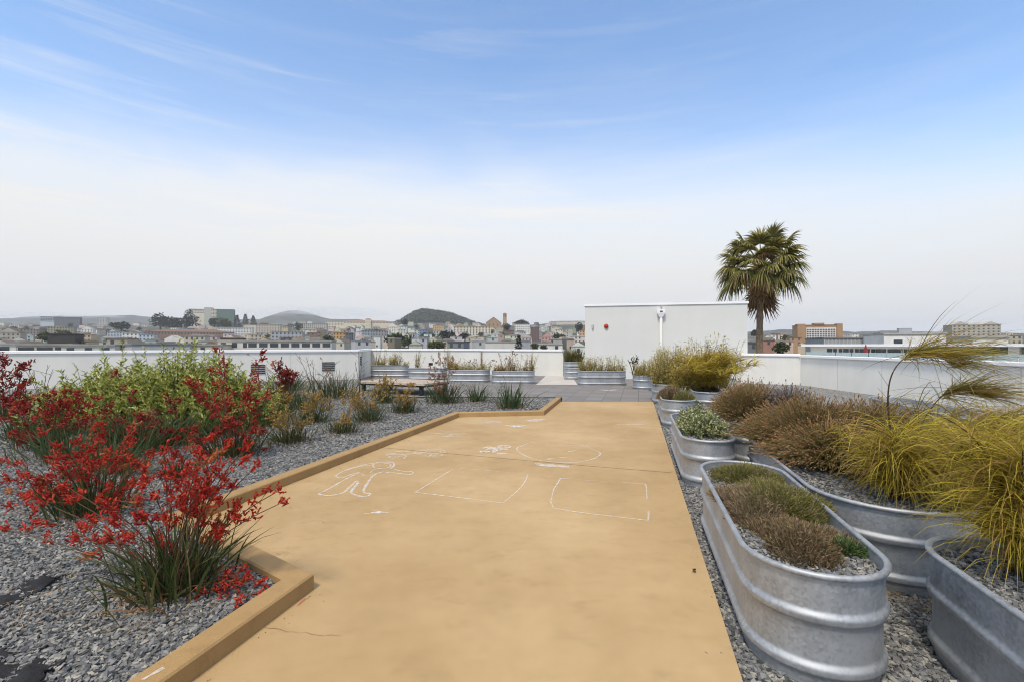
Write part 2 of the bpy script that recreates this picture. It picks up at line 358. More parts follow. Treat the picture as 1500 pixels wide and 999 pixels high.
# ------------------------------------------------------------------ the roof: court, kerb, gravel, pavers
K = [Vector((1.64, 15.53)), Vector((.852, 12.33)), Vector((-1.374, 11.98)), Vector((-3.36, 4.80)), Vector((-1.507, 3.53)), Vector((-2.98, -2.0))]
RE = lambda Y: .594 + .2654 * Y
court = [(RE(-2), -2), (RE(15.34), 15.34), (1.60, 15.34)] + [tuple(k) for k in K[1:]]
mb = MB(); mb.prism(court[::1], -.12, 0.0); tag(mb.build('court_floor', M_conc), kind='structure')
def offset(pl, d):
    o = []
    for i, p in enumerate(pl):
        a = (pl[i] - pl[i - 1]).normalized() if i else (pl[1] - pl[0]).normalized()
        b = (pl[i + 1] - pl[i]).normalized() if i < len(pl) - 1 else a
        na, nb = Vector((a.y, -a.x)), Vector((b.y, -b.x)); m = (na + nb).normalized()
        o.append(p + m * d / max(.3, m.dot(na)))
    return o
sect = [(0, -.1), (0, .108), (.012, .120), (.168, .120), (.18, .108), (.18, -.1)]
rings = [offset(K, s[0]) for s in sect]
V = []; 
for k in range(len(K)):
    for j, s in enumerate(sect): V.append((rings[j][k].x, rings[j][k].y, s[1]))
ns = len(sect); fc = []
for k in range(len(K) - 1):
    for j in range(ns - 1): fc.append((k * ns + j, k * ns + j + 1, (k + 1) * ns + j + 1, (k + 1) * ns + j))
mb = MB(); mb.add(V, fc); mb.fs.append(np.array([list(range(ns))])); tag(mb.build('kerb', M_kerb), kind='structure')

GZ = .055                                     # gravel level left of the court
midk = offset(K, .09)
WL0, WL1 = Vector((-20.96, 19.0)), Vector((-8.27, 25.0))          # left parapet
left_gravel = [tuple(p) for p in midk[::-1]] + [(-4.6, 16.05), (-8.2, 25.1), (-21.5, 18.9), (-21.5, -2)]
left_gravel = [(-2.9, -2)] + [tuple(p) for p in midk[::-1][1:]] + [(1.70, 15.9), (-4.6, 16.05), (-8.25, 25.05), (-21.2, 18.95), (-21.5, -2)]
mb = MB(); mb.poly(left_gravel, GZ); o = mb.build('gravel_bed', M_gravel); tag(o, kind='structure')
right_gravel = [(RE(-2), -2), (RE(15.34), 15.34), (RE(21), 21.2), (14.6, 24.5), (14.6, -2)]
mb = MB(); mb.poly(right_gravel, -.045); tag(mb.build('gravel_strip', M_gravel), kind='structure')
pav = [(RE(15.34) + .0, 15.344), (RE(21), 21.2), (11, 25), (3.3, 29.5), (-9.5, 34.5), (-8.35, 25.3), (-4.6, 16.1), (1.7, 15.95), (1.66, 15.344)]
mb = MB(); mb.poly(pav, -.012); tag(mb.build('paved_terrace', M_paver), kind='structure')
mb = MB(); mb.poly([gp(785, 563), gp(846, 563), gp(838, 550.5), gp(800, 549.5)], -.006); tag(mb.build('concrete_pad', M_pad), kind='structure')
# metal edging strip between gravel and pavers
mb = MB(); a, b = Vector((-4.6, 16.05)), Vector((1.72, 15.9)); mb.prism([(a.x, a.y), (b.x, b.y), (b.x, b.y + .02), (a.x, a.y + .02)], -.05, .085)
tag(mb.build('gravel_edging', M_dark), 'thin dark metal edging between the gravel and the grey pavers', 'edging')
# the building under the roof
mb = MB(); mb.prism([(-21.9, -3), (15.2, -3), (15.2, 24), (9, 30), (-9.5, 35), (-21.9, 20)], -18, -.13); tag(mb.build('roof_slab', M_white), kind='structure')

# joint, crack
M_joint = mat('joint', (.22, .14, .07), .9)
def ribbon(mb, pts, wd, z=.004, jitter=0):
    P = np.array([(p[0], p[1], z) for p in pts], float)
    T = np.gradient(P, axis=0); T /= np.linalg.norm(T, axis=1, keepdims=True) + 1e-9
    S = np.stack([-T[:, 1], T[:, 0], np.zeros(len(P))], -1)
    ww = wd * (1 + jitter * rng.uniform(-1, 1, len(P)))[:, None] / 2
    V = np.stack([P - S * ww, P + S * ww], 1).reshape(-1, 3); i = np.arange(len(P) * 2).reshape(-1, 2)
    mb.add(V, np.stack([i[:-1, 0], i[1:, 0], i[1:, 1], i[:-1, 1]], -1))
def dense(pts, step=.03):
    o = []
    for a, b in zip(pts[:-1], pts[1:]):
        n = max(2, int((Vector(b) - Vector(a)).length / step))
        o += [Vector(a).lerp(Vector(b), i / n) for i in range(n)]
    return o + [Vector(pts[-1])]
def curve(pts, k=6):                          # Catmull-Rom through pixel points
    p = [Vector(q) for q in pts]; p = [p[0]] + p + [p[-1]]; o = []
    for i in range(1, len(p) - 2):
        for j in range(k):
            t = j / k; a, b, c, d = p[i - 1:i + 3]
            o.append(.5 * ((2 * b) + (c - a) * t + (2 * a - 5 * b + 4 * c - d) * t * t + (3 * b - a - 3 * c + d) * t ** 3))
    return o + [p[-2]]
mb = MB(); ribbon(mb, dense([gp(556, 655), gp(860, 682), gp(984, 692)], .2), .010, .003); tag(mb.build('expansion_joint', M_joint), kind='structure')
ck = [gp(x, y) for x, y in ((389, 918), (410, 921), (430, 926), (447, 927), (470, 930), (500, 931))]
ck = [p + Vector((random.uniform(-.01, .01), random.uniform(-.01, .01), 0)) for p in dense(ck, .03)]
mb = MB(); ribbon(mb, ck, .0028, .003, .6); tag(mb.build('pavement_crack', M_joint), kind='structure')

# ------------------------------------------------------------------ loose stones
def in_poly(X, Y, poly):
    c = np.zeros(X.shape, bool); n = len(poly)
    for i in range(n):
        x1, y1 = poly[i][:2]; x2, y2 = poly[(i + 1) % n][:2]
        c ^= ((y1 > Y) != (y2 > Y)) & (X < (x2 - x1) * (Y - y1) / (y2 - y1 + 1e-12) + x1)
    return c
CUBE = np.array([(-1, -1, -1), (1, -1, -1), (1, 1, -1), (-1, 1, -1), (-1, -1, 1), (1, -1, 1), (1, 1, 1), (-1, 1, 1)], float)
CF = np.array([(3, 2, 1, 0), (4, 5, 6, 7), (0, 1, 5, 4), (1, 2, 6, 5), (2, 3, 7, 6), (3, 0, 4, 7)])
def stones(mb, P, size, flat=.55):
    n = len(P)
    V = CUBE[None] * .62 + rng.uniform(-.42, .42, (n, 8, 3))
    V *= (size * rng.uniform(.6, 1.35, n))[:, None, None] * np.stack([rng.uniform(.8, 1.5, n), np.full(n, .8), rng.uniform(.35, .8, n) * flat / .55], -1)[:, None]
    ax, ay, az = rng.normal(0, .35, n), rng.normal(0, .35, n), rng.uniform(0, 6.28, n)
    def rot(V, a, i, j):
        c, s = np.cos(a)[:, None], np.sin(a)[:, None]; x, y = V[..., i].copy(), V[..., j].copy()
        V[..., i] = c * x - s * y; V[..., j] = s * x + c * y
    rot(V, ax, 1, 2); rot(V, ay, 0, 2); rot(V, az, 0, 1)
    V += P[:, None]
    f = (CF[None] + (np.arange(n) * 8)[:, None, None]).reshape(-1, 4)
    mb.add(V.reshape(-1, 3), f)
def scatter(poly, bbox, dens_fn, z):
    x0, x1, y0, y1 = bbox; A = (x1 - x0) * (y1 - y0); n = int(A * 2600)
    X = rng.uniform(x0, x1, n); Y = rng.uniform(y0, y1, n)
    k = in_poly(X, Y, poly) & (rng.uniform(0, 2600, n) < dens_fn(X, Y)) & (np.abs(X) < 1.13 * Y + .6)
    X, Y = X[k], Y[k]
    return np.stack([X, Y, np.full(len(X), z) + rng.uniform(-.004, .012, len(X))], -1)
mb = MB()
P = scatter(left_gravel, (-11, 1.2, 1.5, 15.9), lambda X, Y: np.where(Y < 5, 2600, np.where(Y < 8, 1900, 700)), GZ)
stones(mb, P, np.where(P[:, 1] < 8, .0155, .021)); tag(mb.build('gravel', M_stone), kind='stuff')
mb = MB()
P = scatter(right_gravel, (.8, 5.5, 1.6, 12), lambda X, Y: np.where(Y < 5, 2200, np.where(Y < 8, 1300, 450)), -.045)
stones(mb, P, np.where(P[:, 1] < 8, .0165, .02)); tag(mb.build('gravel', M_stone), kind='stuff')

# ------------------------------------------------------------------ parapet walls and the stair house
def wall(label, p0, p1, h, th=.25, cop=True, z0=-.1, cat='parapet wall', copw=.06, coph=.13, vents=(), seams=(), wm=None):
    p0, p1 = Vector((*p0, 0)), Vector((*p1, 0)); d = p1 - p0; L = d.length; rz = math.atan2(d.y, d.x)
    root = empty('parapet_wall', p0, label, cat, None, rz)
    mb = MB(); mb.box(0, L, 0, th, z0, h - coph, None); mb.build('wall', wm or M_white, root)
    mb = MB(); mb.box(-.02, L + .02, -copw, th + copw, h - coph + .002, h, None); o = mb.build('coping', M_cop, root)
    bm = o.modifiers.new('bevel', 'BEVEL'); bm.width = .02; bm.segments = 2
    for u, z, ww, hh in vents:
        mb = MB()
        nsl = 5
        for i in range(nsl):
            zz_ = z + (i + .5) * hh / nsl
            mb.box(u - ww / 2, u + ww / 2, -.03, -.003, zz_ - hh / nsl * .28, zz_ + hh / nsl * .28)
        mb.build('vent', M_vent, root)
    for u in seams:
        mb = MB(); mb.box(u - .012, u + .012, -.006, -.002, z0 + .12, h - coph - .02); mb.build('seam', cmat((.55, .55, .54)), root)
    return root
def on_wall(px, p0, p1):                      # distance along the wall of the photo column px
    k = (px - CX) / F; p0, p1 = Vector(p0), Vector(p1); d = (p1 - p0)
    t = (k * p0.y - p0.x) / (d.x - k * d.y); return t * d.length
wl0, wl1 = (-24.0, 17.56), (-8.27, 25.0)
vts = []
for px, py in ((378, 541), (481, 536.5)):
    u = on_wall(px, wl0, wl1); p = Vector(wl0).lerp(Vector(wl1), u / (Vector(wl1) - Vector(wl0)).length)
    vts.append((u, H - (py + 7 - HY) / F * p.y, .62, .5))
wall('long white parapet wall behind the red flowers and green shrub', wl0, wl1, 1.63, vents=vts, seams=[on_wall(x, wl0, wl1) for x in (280, 425)])
wall('short white wall return beside the tank nearest the bench', wl1, (-9.7, 31.9), 1.62, vents=[(1.0, .75, .55, .5)])
wall('white parapet wall behind the left row of steel tanks', (-9.7, 31.9), (-2.0, 30.2), 1.62, seams=[2.3, 5.2])
wall('white parapet wall to the right of the rust stained corner', (-1.98, 30.2), (3.1, 28.2), 1.61, seams=[2.5])
mb = MB(); mb.box(-2.03, -1.95, 30.12, 30.18, .35, 1.5); tag(mb.build('rust_stain', mat('rust stain', (.30, .19, .10), .9, var=.4, scale=8)), kind='structure')
wall('white parapet wall under the palm tree beside the stair house', (11.6, 23.55), (13.83, 22.3), 1.45, vents=())
wall('long white parapet wall behind the lavender and golden grass', (13.87, 22.3), (13.95, -3), 1.395, th=.3, coph=.12, copw=.09, wm=M_white3, seams=[on_wall(x, (13.87, 22.3), (13.95, -3)) for x in (1227, 1292, 1496)])

sh0, sh1 = Vector(((857 - CX) / F * 25.5, 25.5, 0)), Vector(((1095 - CX) / F * 23.76, 23.76, 0))
d = (sh1 - sh0); SL = d.length
house = empty('stair_house', sh0, 'plain white stair house with a flat roof and a downpipe', 'building', None, math.atan2(d.y, d.x))
mb = MB(); mb.box(0, SL, 0, 5.5, -.1, 3.98); mb.build('wall', M_white2, house)
mb = MB(); mb.box(-.05, SL + .05, -.05, 5.55, 3.982, 4.1); o = mb.build('roof', M_cop, house)
mb = MB(); mb.box(.02, SL - .02, -.03, -.003, -.1, .06); mb.build('base_flashing', cmat((.3, .3, .3)), house)
u = on_wall(968, (sh0.x, sh0.y), (sh1.x, sh1.y))
mb = MB(); mb.tubes([[(u, -.11, -.02), (u, -.11, 3.35)]], .075, 12); mb.build('downpipe', M_white2, house, smooth=True)
mb = MB(); mb.box(u - .2, u + .2, -.25, -.004, 3.55, 3.75); 
mb.add([(u - .2, -.25, 3.55), (u + .2, -.25, 3.55), (u + .2, -.004, 3.55), (u - .2, -.004, 3.55), (u - .08, -.19, 3.33), (u + .08, -.19, 3.33), (u + .08, -.02, 3.33), (u - .08, -.02, 3.33)],
       [(0, 1, 5, 4), (1, 2, 6, 5), (2, 3, 7, 6), (3, 0, 4, 7)]); hd = mb.build('rain_head', M_cop, house)
mb = MB(); mb.box(u - .07, u + .07, -.27, -.252, 3.6, 3.66); mb.build('overflow_slot', M_vent, hd)
mb = MB(); mb.tubes([[(u + .02, -.06, 3.75), (u + .02, -.1, 3.85), (u + .02, -.02, 3.92)]], .04, 8); mb.build('outlet_pipe', cmat((.35, .35, .35)), hd)
def on_house(px, py):
    uu = on_wall(px, (sh0.x, sh0.y), (sh1.x, sh1.y)); p = sh0.lerp(sh1, uu / SL); return Vector((p.x, p.y, H - (py - HY) / F * p.y))
p = on_house(888, 478)
al = empty('fire_alarm', p, 'round red fire alarm bell on the white stair house wall', 'fire alarm', None, house.rotation_euler.z)
an = np.arange(17) * 2 * np.pi / 16
def disc(mb, r, y0, y1, n=20, dome=0):
    a = np.arange(n) * 2 * np.pi / n
    mb.add(np.concatenate([np.stack([r * np.cos(a), np.full(n, y0), r * np.sin(a)], -1), np.stack([.8 * r * np.cos(a), np.full(n, y1), .8 * r * np.sin(a)], -1), [(0, y1 - dome, 0)]]),
           [(i, (i + 1) % n, n + (i + 1) % n, n + i) for i in range(n)])
    mb.fs.append(np.array([(n + i, n + (i + 1) % n, 2 * n) for i in range(n)]) + mb.n - 2 * n - 1)
mb = MB(); disc(mb, .12, -.03, -.1, dome=.03); mb.build('bell', mat('red alarm paint', (.42, .03, .02), .4), al, smooth=True)
mb = MB(); mb.box(-.08, .08, -.03, -.003, -.15, .13); mb.build('back_box', cmat((.5, .48, .46)), al)
p = on_house(868, 478)
bx = empty('wall_lamp', p, 'small grey box lamp left of the red alarm bell', 'lamp', None, house.rotation_euler.z)
mb = MB(); mb.box(-.05, .05, -.1, -.003, -.1, .1); o = mb.build('housing', cmat((.45, .45, .45)), bx); bm = o.modifiers.new('b', 'BEVEL'); bm.width = .02
mb = MB(); mb.box(-.04, .04, -.09, -.02, -.13, -.102); mb.build('lens', cmat((.7, .7, .68)), bx)

# ------------------------------------------------------------------ galvanised stock tanks
def stadium(r, hl, n=20):                     # outline, long side on local Y
    a = np.linspace(0, np.pi, n)
    top = np.stack([r * np.cos(a), hl + r * np.sin(a)], -1); bot = np.stack([-r * np.cos(a), -hl - r * np.sin(a)], -1)
    return np.concatenate([top, bot])
def swage(z, z0, z1, d=.02):
    t = (z - z0) / (z1 - z0); return d * (lambda q: q * q * (3 - 2 * q))(min(1, 3.2 * t, 2.4 * (1 - t))) if 0 < t < 1 else 0
TH = .61
def tank(label, centre, wd, ln, rz, h=TH, stones_in=True, fill=.09, group='galvanised stock tank planters', dense_n=None):
    c = Vector(centre); root = empty('stock_tank', c, label, 'planter', group, rz)
    r = wd / 2 - .02; hl = ln / 2 - wd / 2
    zs = sorted(set([0, .02, .045] + list(np.linspace(.06, .155, 13)) + [.19, .27] + list(np.linspace(.345, .445, 14)) + [.48, .52, h - .02]))
    rings = []
    for z in zs:
        o = swage(z, .06, .15, .022) + swage(z, .345, .437, .024) - .014 + .010 * min(1, max(0, (z - .36) / .06))
        if z < .03: o -= .008
        s = stadium(r + o, hl); rings.append(np.column_stack([s, np.full(len(s), z)]))
    n = len(rings[0]); V = np.concatenate(rings); fcs = []
    for j in range(len(rings) - 1):
        i = np.arange(n); k = (i + 1) % n; fcs.append(np.stack([j * n + i, j * n + k, (j + 1) * n + k, (j + 1) * n + i], -1))
    mb = MB(); mb.add(V, np.concatenate(fcs))
    s1, s2 = stadium(r - .012, hl), stadium(r - .02, hl)       # inside face
    mb.add(np.concatenate([np.column_stack([s1, np.full(n, h - .015)]), np.column_stack([s2, np.full(n, h - fill - .06)])]),
           np.stack([np.arange(n), np.arange(n) + n, (np.arange(n) + 1) % n + n, (np.arange(n) + 1) % n], -1))
    mb.build('tank_shell', M_galv, root, smooth=True)
    m_ = 10; a = np.arange(m_) * 2 * np.pi / m_; rr = .019
    V = np.concatenate([np.column_stack([stadium(r + .004 + rr * math.cos(t), hl), np.full(n, h - rr + rr * math.sin(t))]) for t in a])
    i = np.arange(n); k = (i + 1) % n
    mb = MB(); mb.add(V, np.concatenate([np.stack([j * n + i, j * n + k, ((j + 1) % m_) * n + k, ((j + 1) % m_) * n + i], -1) for j in range(m_)]))
    mb.build('rim', M_galv, root, smooth=True)
    mb = MB(); s = stadium(r - .014, hl); mb.add(np.column_stack([s, np.full(n, h - fill)]), [list(range(n))])
    mb.build('soil', M_gravel if stones_in else M_soil, root)
    if dense_n:
        X = rng.uniform(-r, r, dense_n); Y = rng.uniform(-hl - r, hl + r, dense_n)
        k = in_poly(X, Y, [tuple(q) for q in stadium(r - .03, hl)]); P = np.stack([X[k], Y[k], np.full(k.sum(), h - fill) + rng.uniform(0, .012, k.sum())], -1)
        mb = MB(); stones(mb, P, np.full(len(P), .014)); o = mb.build('gravel_fill', M_stone, root); o['kind'] = 'stuff'
    return root
TK = {}
def row_tank(key, label, a, b, y0, y1, **k):
    yc = (y0 + y1) / 2; x = (a + b) / 2 + .266 * yc
    TK[key] = (Vector((x, yc, -.04)), (b - a) * .966, (y1 - y0) / .966)
    return tank(label, (x, yc, -.04), (b - a) * .966, (y1 - y0) / .966, ROT, h=TH + .04, **k)
row_tank('T1', 'large galvanised tank of low brown heather closest to the tan court', .66, 1.49, 2.50, 5.04, dense_n=4500)
row_tank('T2', 'galvanised tank holding a mound of pale green leafy plants beside the court', .62, 1.36, 6.06, 8.6, dense_n=2500)
row_tank('T3', 'galvanised tank of low brown and green heather two behind the biggest', .60, 1.40, 10.5, 12.9)
row_tank('T4', 'galvanised tank of tall pale gold bamboo grass at the pavers edge', .55, 1.42, 14.8, 17.2)
row_tank('B1', 'long galvanised tank of rusty lavender and weeping golden grass', 1.53, 2.80, 3.46, 6.75, dense_n=6500)
row_tank('B2', 'galvanised tank almost hidden under rusty lavender in the back row', 1.57, 2.40, 7.15, 9.8)
row_tank('B3', 'galvanised tank under the round golden mound near the stair house', 1.57, 2.42, 12.3, 14.9)
row_tank('B4', 'galvanised tank at the frame corner filled with golden weeping grass', 1.78, 2.62, .55, 3.05, dense_n=4500)
row_tank('B5', 'galvanised tank standing close to the long right parapet wall', 5.60, 6.45, 7.6, 11.4)
tank('galvanised tank end with a dark green shrub left of the pale bamboo', (5.75, 20.5, -.03), .85, 1.9, ROT)
tank('galvanised tank of yellow bamboo against the stair house wall', (4.24, 21.95, -.012), .85, 2.3, R(90), h=.68)
TK['T6'] = (Vector((4.24, 21.95, 0)), .85, 2.3)
tank('galvanised tank of rusty bamboo at the right end of the terrace row', (.06, 22.85, -.012), .85, 2.15, R(88), h=.64)
tank('galvanised tank of yellow bamboo second in the terrace row', (-2.2, 23.8, -.012), .85, 2.2, R(88), h=.64)
tank('galvanised tank with a lone spotlight third in the terrace row', (-4.6, 25.4, -.012), .85, 2.2, R(84), h=.64)
tank('galvanised tank of yellow shrubs at the wall corner behind the bench', (-7.25, 27.6, -.012), .85, 2.35, R(84), h=.70)
tank('small galvanised tank on the ground between the pale pad and stair house', (3.35, 25.6, -.012), .8, 1.0, R(90), h=.62)
tank('raised galvanised tank of dark green grass left of the stair house', (3.5, 26.6, .30), .8, 1.1, R(90), h=.62)
mb = MB(); mb.box(3.0, 4.05, 26.25, 26.95, -.012, .30); tag(mb.build('plinth', M_pad), 'low pale concrete plinth under the raised steel tank', 'plinth')

# ------------------------------------------------------------------ chalk drawings on the court
def chalk_mat():
    m = bpy.data.materials.new('white chalk'); m.use_nodes = True; t = m.node_tree; b = t.nodes['Principled BSDF']; L = t.links.new
    b.inputs['Base Color'].default_value = (.80, .78, .76, 1); b.inputs['Roughness'].default_value = .95
    co = t.nodes.new('ShaderNodeTexCoord'); n = t.nodes.new('ShaderNodeTexNoise'); n.inputs['Scale'].default_value = 16; n.inputs['Detail'].default_value = 7; n.inputs['Roughness'].default_value = .75
    L(co.outputs['Object'], n.inputs['Vector'])
    r = t.nodes.new('ShaderNodeMapRange'); r.inputs[1].default_value = .33; r.inputs[2].default_value = .55; r.inputs[3].default_value = 0.0; r.inputs[4].default_value = .52
    L(n.outputs['Fac'], r.inputs[0])
    tr = t.nodes.new('ShaderNodeBsdfTransparent'); ms = t.nodes.new('ShaderNodeMixShader'); L(r.outputs[0], ms.inputs[0]); L(tr.outputs[0], ms.inputs[1]); L(b.outputs[0], ms.inputs[2])
    L(ms.outputs[0], t.nodes['Material Output'].inputs[0]); return m
M_chalk = chalk_mat()
Z3 = lambda p: (360 + p[0] / 3, 560 + p[1] / 3)
Z4 = lambda p: (440 + p[0] / 2.885, 620 + p[1] / 2.885)
def stroke(mb, pts, conv, wd=.03, smooth_=True, z=.004):
    q = [conv(p) for p in pts]; q = curve(q) if smooth_ else q
    ribbon(mb, dense([gp(x, y) for x, y in q], .04), wd * .72, z, .5)
mb = MB()
for s, wd in (([(320, 490), (370, 465), (430, 430), (500, 395)], .035),
          ([(320, 492), (360, 497), (420, 488), (455, 462), (486, 434), (491, 445), (470, 470), (465, 485), (490, 497), (520, 502), (542, 497), (545, 488), (527, 486), (518, 478), (530, 450), (560, 410), (600, 393)], .045),
          ([(600, 393), (660, 398), (715, 405), (735, 399), (730, 392), (690, 390), (640, 378)], .035),
          ([(395, 410), (440, 385), (520, 362), (580, 352), (620, 350)], .035), ([(395, 413), (420, 420), (470, 402), (500, 395)], .032),
          ([(430, 390), (500, 370), (560, 362)], .028), ([(620, 350), (645, 352), (652, 365), (635, 378)], .04), ([(505, 400), (530, 411), (562, 402)], .02),
          ([(557, 366), (570, 356), (605, 354), (635, 360), (630, 372), (600, 378), (568, 375), (557, 366)], .03), ([(585, 368), (592, 368)], .03), ([(610, 366), (617, 366)], .03),
          ([(545, 400), (560, 385), (590, 378)], .02)):
    stroke(mb, s, Z3, wd)
tag(mb.build('chalk_drawing', M_chalk), 'white chalk drawing of a walking figure beside the kerb', 'chalk drawing')
mb = MB()
stroke(mb, [(910, 382), (850, 418), (745, 483), (930, 505), (1130, 530)], Z3, .024, False); stroke(mb, [(1130, 530), (1190, 480), (1225, 440), (1240, 405)], Z3, .02)
stroke(mb, [(940, 378), (1080, 388)], Z3, .014, False); stroke(mb, [(1100, 390), (1230, 403)], Z3, .012, False)
tag(mb.build('chalk_drawing', M_chalk), 'white chalk square with a pointed corner near the walking figure', 'chalk drawing')
mb = MB()
stroke(mb, [(1150, 235), (1100, 232), (1070, 280), (1058, 330), (1070, 358), (1150, 372), (1250, 385), (1470, 410), (1472, 370)], Z4, .024, False)
stroke(mb, [(1465, 320), (1462, 265), (1455, 255), (1360, 250)], Z4, .018, False); stroke(mb, [(1160, 237), (1330, 248)], Z4, .009, False)
tag(mb.build('chalk_drawing', M_chalk), 'white chalk square with rounded corners toward the gravel edge', 'chalk drawing')
mb = MB()
stroke(mb, [(945, 90), (915, 105), (930, 125), (985, 150), (1060, 162), (1150, 165), (1220, 155), (1260, 138), (1263, 122), (1200, 95), (1120, 80), (1040, 77), (970, 82), (930, 100)], Z4, .03)
for p in ((1050, 150), (1110, 143), (1165, 115), (1145, 118), (1060, 148)):
    stroke(mb, [(p[0] - 14, p[1]), (p[0] + 14, p[1] + 2)], Z4, .05, False)
tag(mb.build('chalk_drawing', M_chalk), 'big white chalk circle crossing the joint in the court', 'chalk drawing')
mb = MB()
for k in range(4): stroke(mb, [(990 + k * 6, 170 + k * 3), (1060, 174 + k * 3), (1135, 180 + k * 2)], Z4, .05, False, .004 + k * .0005)
tag(mb.build('chalk_patch', M_chalk), 'thick white chalk smear below the big chalk circle', 'chalk drawing')
def scrib(label, cx, cy, rx, ry, n, wd=.02, seed=0, loops=True):
    rd = random.Random(seed); mb = MB()
    for i in range(n):
        x, y = cx + rd.uniform(-rx, rx), cy + rd.uniform(-ry, ry)
        if loops and rd.random() < .5:
            a, b = rd.uniform(3, 9), rd.uniform(1, 2.4); t0 = rd.uniform(0, 6)
            ribbon(mb, dense([gp(x + a * math.cos(t0 + t * .6), y + b * math.sin(t0 + t * .6)) for t in range(rd.randint(5, 10))], .04), wd * rd.uniform(.5, 1.1), .004 + i * .0002, .3)
        else:
            a = rd.uniform(4, 16); ribbon(mb, dense([gp(x - a, y + rd.uniform(-.6, .6)), gp(x, y + rd.uniform(-.8, .8)), gp(x + a, y + rd.uniform(-.6, .6))], .04), wd * rd.uniform(.6, 1.6), .004 + i * .0002, .4)
    tag(mb.build('chalk_scribble', M_chalk), label, 'chalk drawing')
scrib('loose row of white chalk writing above the walking figure', 610, 664, 40, 7, 26, .018, 3)
scrib('white chalk flower blots between the writing and big circle', 724, 660, 16, 6, 16, .045, 4)
scrib('faint white chalk lines across the court before the far kerb', 655, 637, 32, 3, 9, .022, 5, False)
scrib('faint white chalk smudge by the kerb bend at the far end', 712, 617, 22, 2.5, 7, .03, 6, False)
scrib('short white chalk streaks in front of the far kerb corner', 790, 616, 10, 1.5, 5, .05, 7, False)
scrib('single bold white chalk dash far up the tan court', 758, 624, 3, 1.2, 4, .07, 8, False)
scrib('tiny white chalk specks in the open middle of the court', 552, 752, 8, 4, 5, .018, 9, False)
scrib('white chalk marks on the grey pavers', 890, 571, 5, 1.5, 4, .10, 10, False)
scrib('pale chalk smear across the court close to the steel tanks', 930, 622, 22, 1.5, 4, .04, 11, False)
mb = MB(); ribbon(mb, dense([gp(208, 996, .12), gp(240, 978, .12)], .03), .018, .123, .6); tag(mb.build('chalk_mark', M_chalk), 'white chalk streak on top of the near kerb', 'chalk drawing')
mb = MB(); ribbon(mb, dense([gp(436, 887), gp(447, 877)], .02), .008, .004, .5); tag(mb.build('chalk_mark', mat('red chalk', (.5, .13, .09), .95)), 'thin red chalk streak on the court by the kerb end', 'chalk drawing')
mb = MB(); p = gp(1017, 838); stones(mb, np.array([(p.x, p.y, .012), (p.x + .008, p.y + .012, .022)]), np.array([.016, .012])); tag(mb.build('pebble', mat('brown pebble', (.10, .06, .035), .8)), 'small dark pebble alone on the tan court', 'stone')

# ------------------------------------------------------------------ small things on the gravel
def sheet(label, pts, z, seed):               # crumpled landscape fabric with real thickness
    g = [gp(x, y, z) for x, y in pts]; cx = sum((p.x for p in g)) / len(g); cy = sum((p.y for p in g)) / len(g)
    n = 26; xs = np.linspace(min(p.x for p in g), max(p.x for p in g), n); ys = np.linspace(min(p.y for p in g), max(p.y for p in g), n)
    X, Y = np.meshgrid(xs, ys, indexing='ij'); Z = z + .02 + np.array([.05 * mnoise.noise(Vector((x * 5, y * 7, seed))) + .025 * mnoise.noise(Vector((x * 15, y * 15, seed + 9))) for x, y in zip(X.ravel(), Y.ravel())]).reshape(X.shape)
    i = np.arange(n * n).reshape(n, n); q = np.stack([i[:-1, :-1], i[1:, :-1], i[1:, 1:], i[:-1, 1:]], -1).reshape(-1, 4)
    cX = X.ravel()[q].mean(1); cY = Y.ravel()[q].mean(1); q = q[in_poly(cX, cY, [(p.x, p.y) for p in g])]
    mb = MB(); mb.add(np.stack([X, Y, Z], -1).reshape(-1, 3), q); o = mb.build('landscape_fabric', M_fabric, smooth=True)
    s = o.modifiers.new('thickness', 'SOLIDIFY'); s.thickness = .006
    tag(o, label, 'fabric', 'landscape fabric scraps')
sheet('long flat scrap of black landscape fabric on the gravel', [(-40, 890), (-40, 872), (40, 858), (95, 845), (60, 868), (20, 885), (-10, 902)], GZ, 1)
sheet('crumpled scrap of black landscape fabric at the frame corner', [(-60, 975), (0, 958), (50, 968), (95, 972), (70, 990), (50, 1020), (-60, 1030)], GZ, 4)
bg_ = empty('plastic_bottle', gp(408, 609, GZ + .04), 'white plastic bottle lying on gravel among yellow flowers', 'bottle', None, .4)
mb = MB(); mb.tubes([[(-.16, 0, 0), (-.15, 0, 0), (.08, 0, 0), (.13, 0, 0), (.16, 0, 0)]], [[.02, .05, .05, .022, .02]], 12); mb.build('body', cmat((.8, .8, .78), .4), bg_, smooth=True)
mb = MB(); mb.tubes([[(.162, 0, 0), (.19, 0, 0)]], .024, 10); mb.build('cap', cmat((.75, .75, .75), .4), bg_)

# bench platform
def bench():
    c = (gp(586, 556, .43) + gp(610, 560, .43)) / 2
    root = empty('platform_bench', Vector((-4.3, 18.6, 0)), 'low pale timber platform bench behind the yellow flowers', 'bench', None, R(-24))
    for i in range(9):
        mb = MB(); mb.box(-1.6, 1.6, -.95 + i * .212, -.95 + i * .212 + .195, .37, .44); mb.build('slat', M_wood, root)
    for x in (-1.45, 1.3):
        for y in (-.85, .8):
            mb = MB(); mb.box(x, x + .12, y, y + .12, -.01, .30); mb.build('leg', M_dark, root)
    mb = MB(); mb.box(-1.52, 1.52, -.88, .90, .302, .368); mb.build('frame', M_dark, root)
bench()
sp_ = empty('spotlight', dp(631, 541, 25.3), 'small black spotlight on a post above the terrace tanks', 'lamp')
sp_.location.z = .55
mb = MB(); mb.tubes([[(0, 0, 0), (0, 0, .22)]], .015, 8); mb.build('post', M_dark, sp_)
mb = MB(); mb.box(-.1, .1, -.1, .1, .222, .36); mb.build('lamp_head', M_dark, sp_)

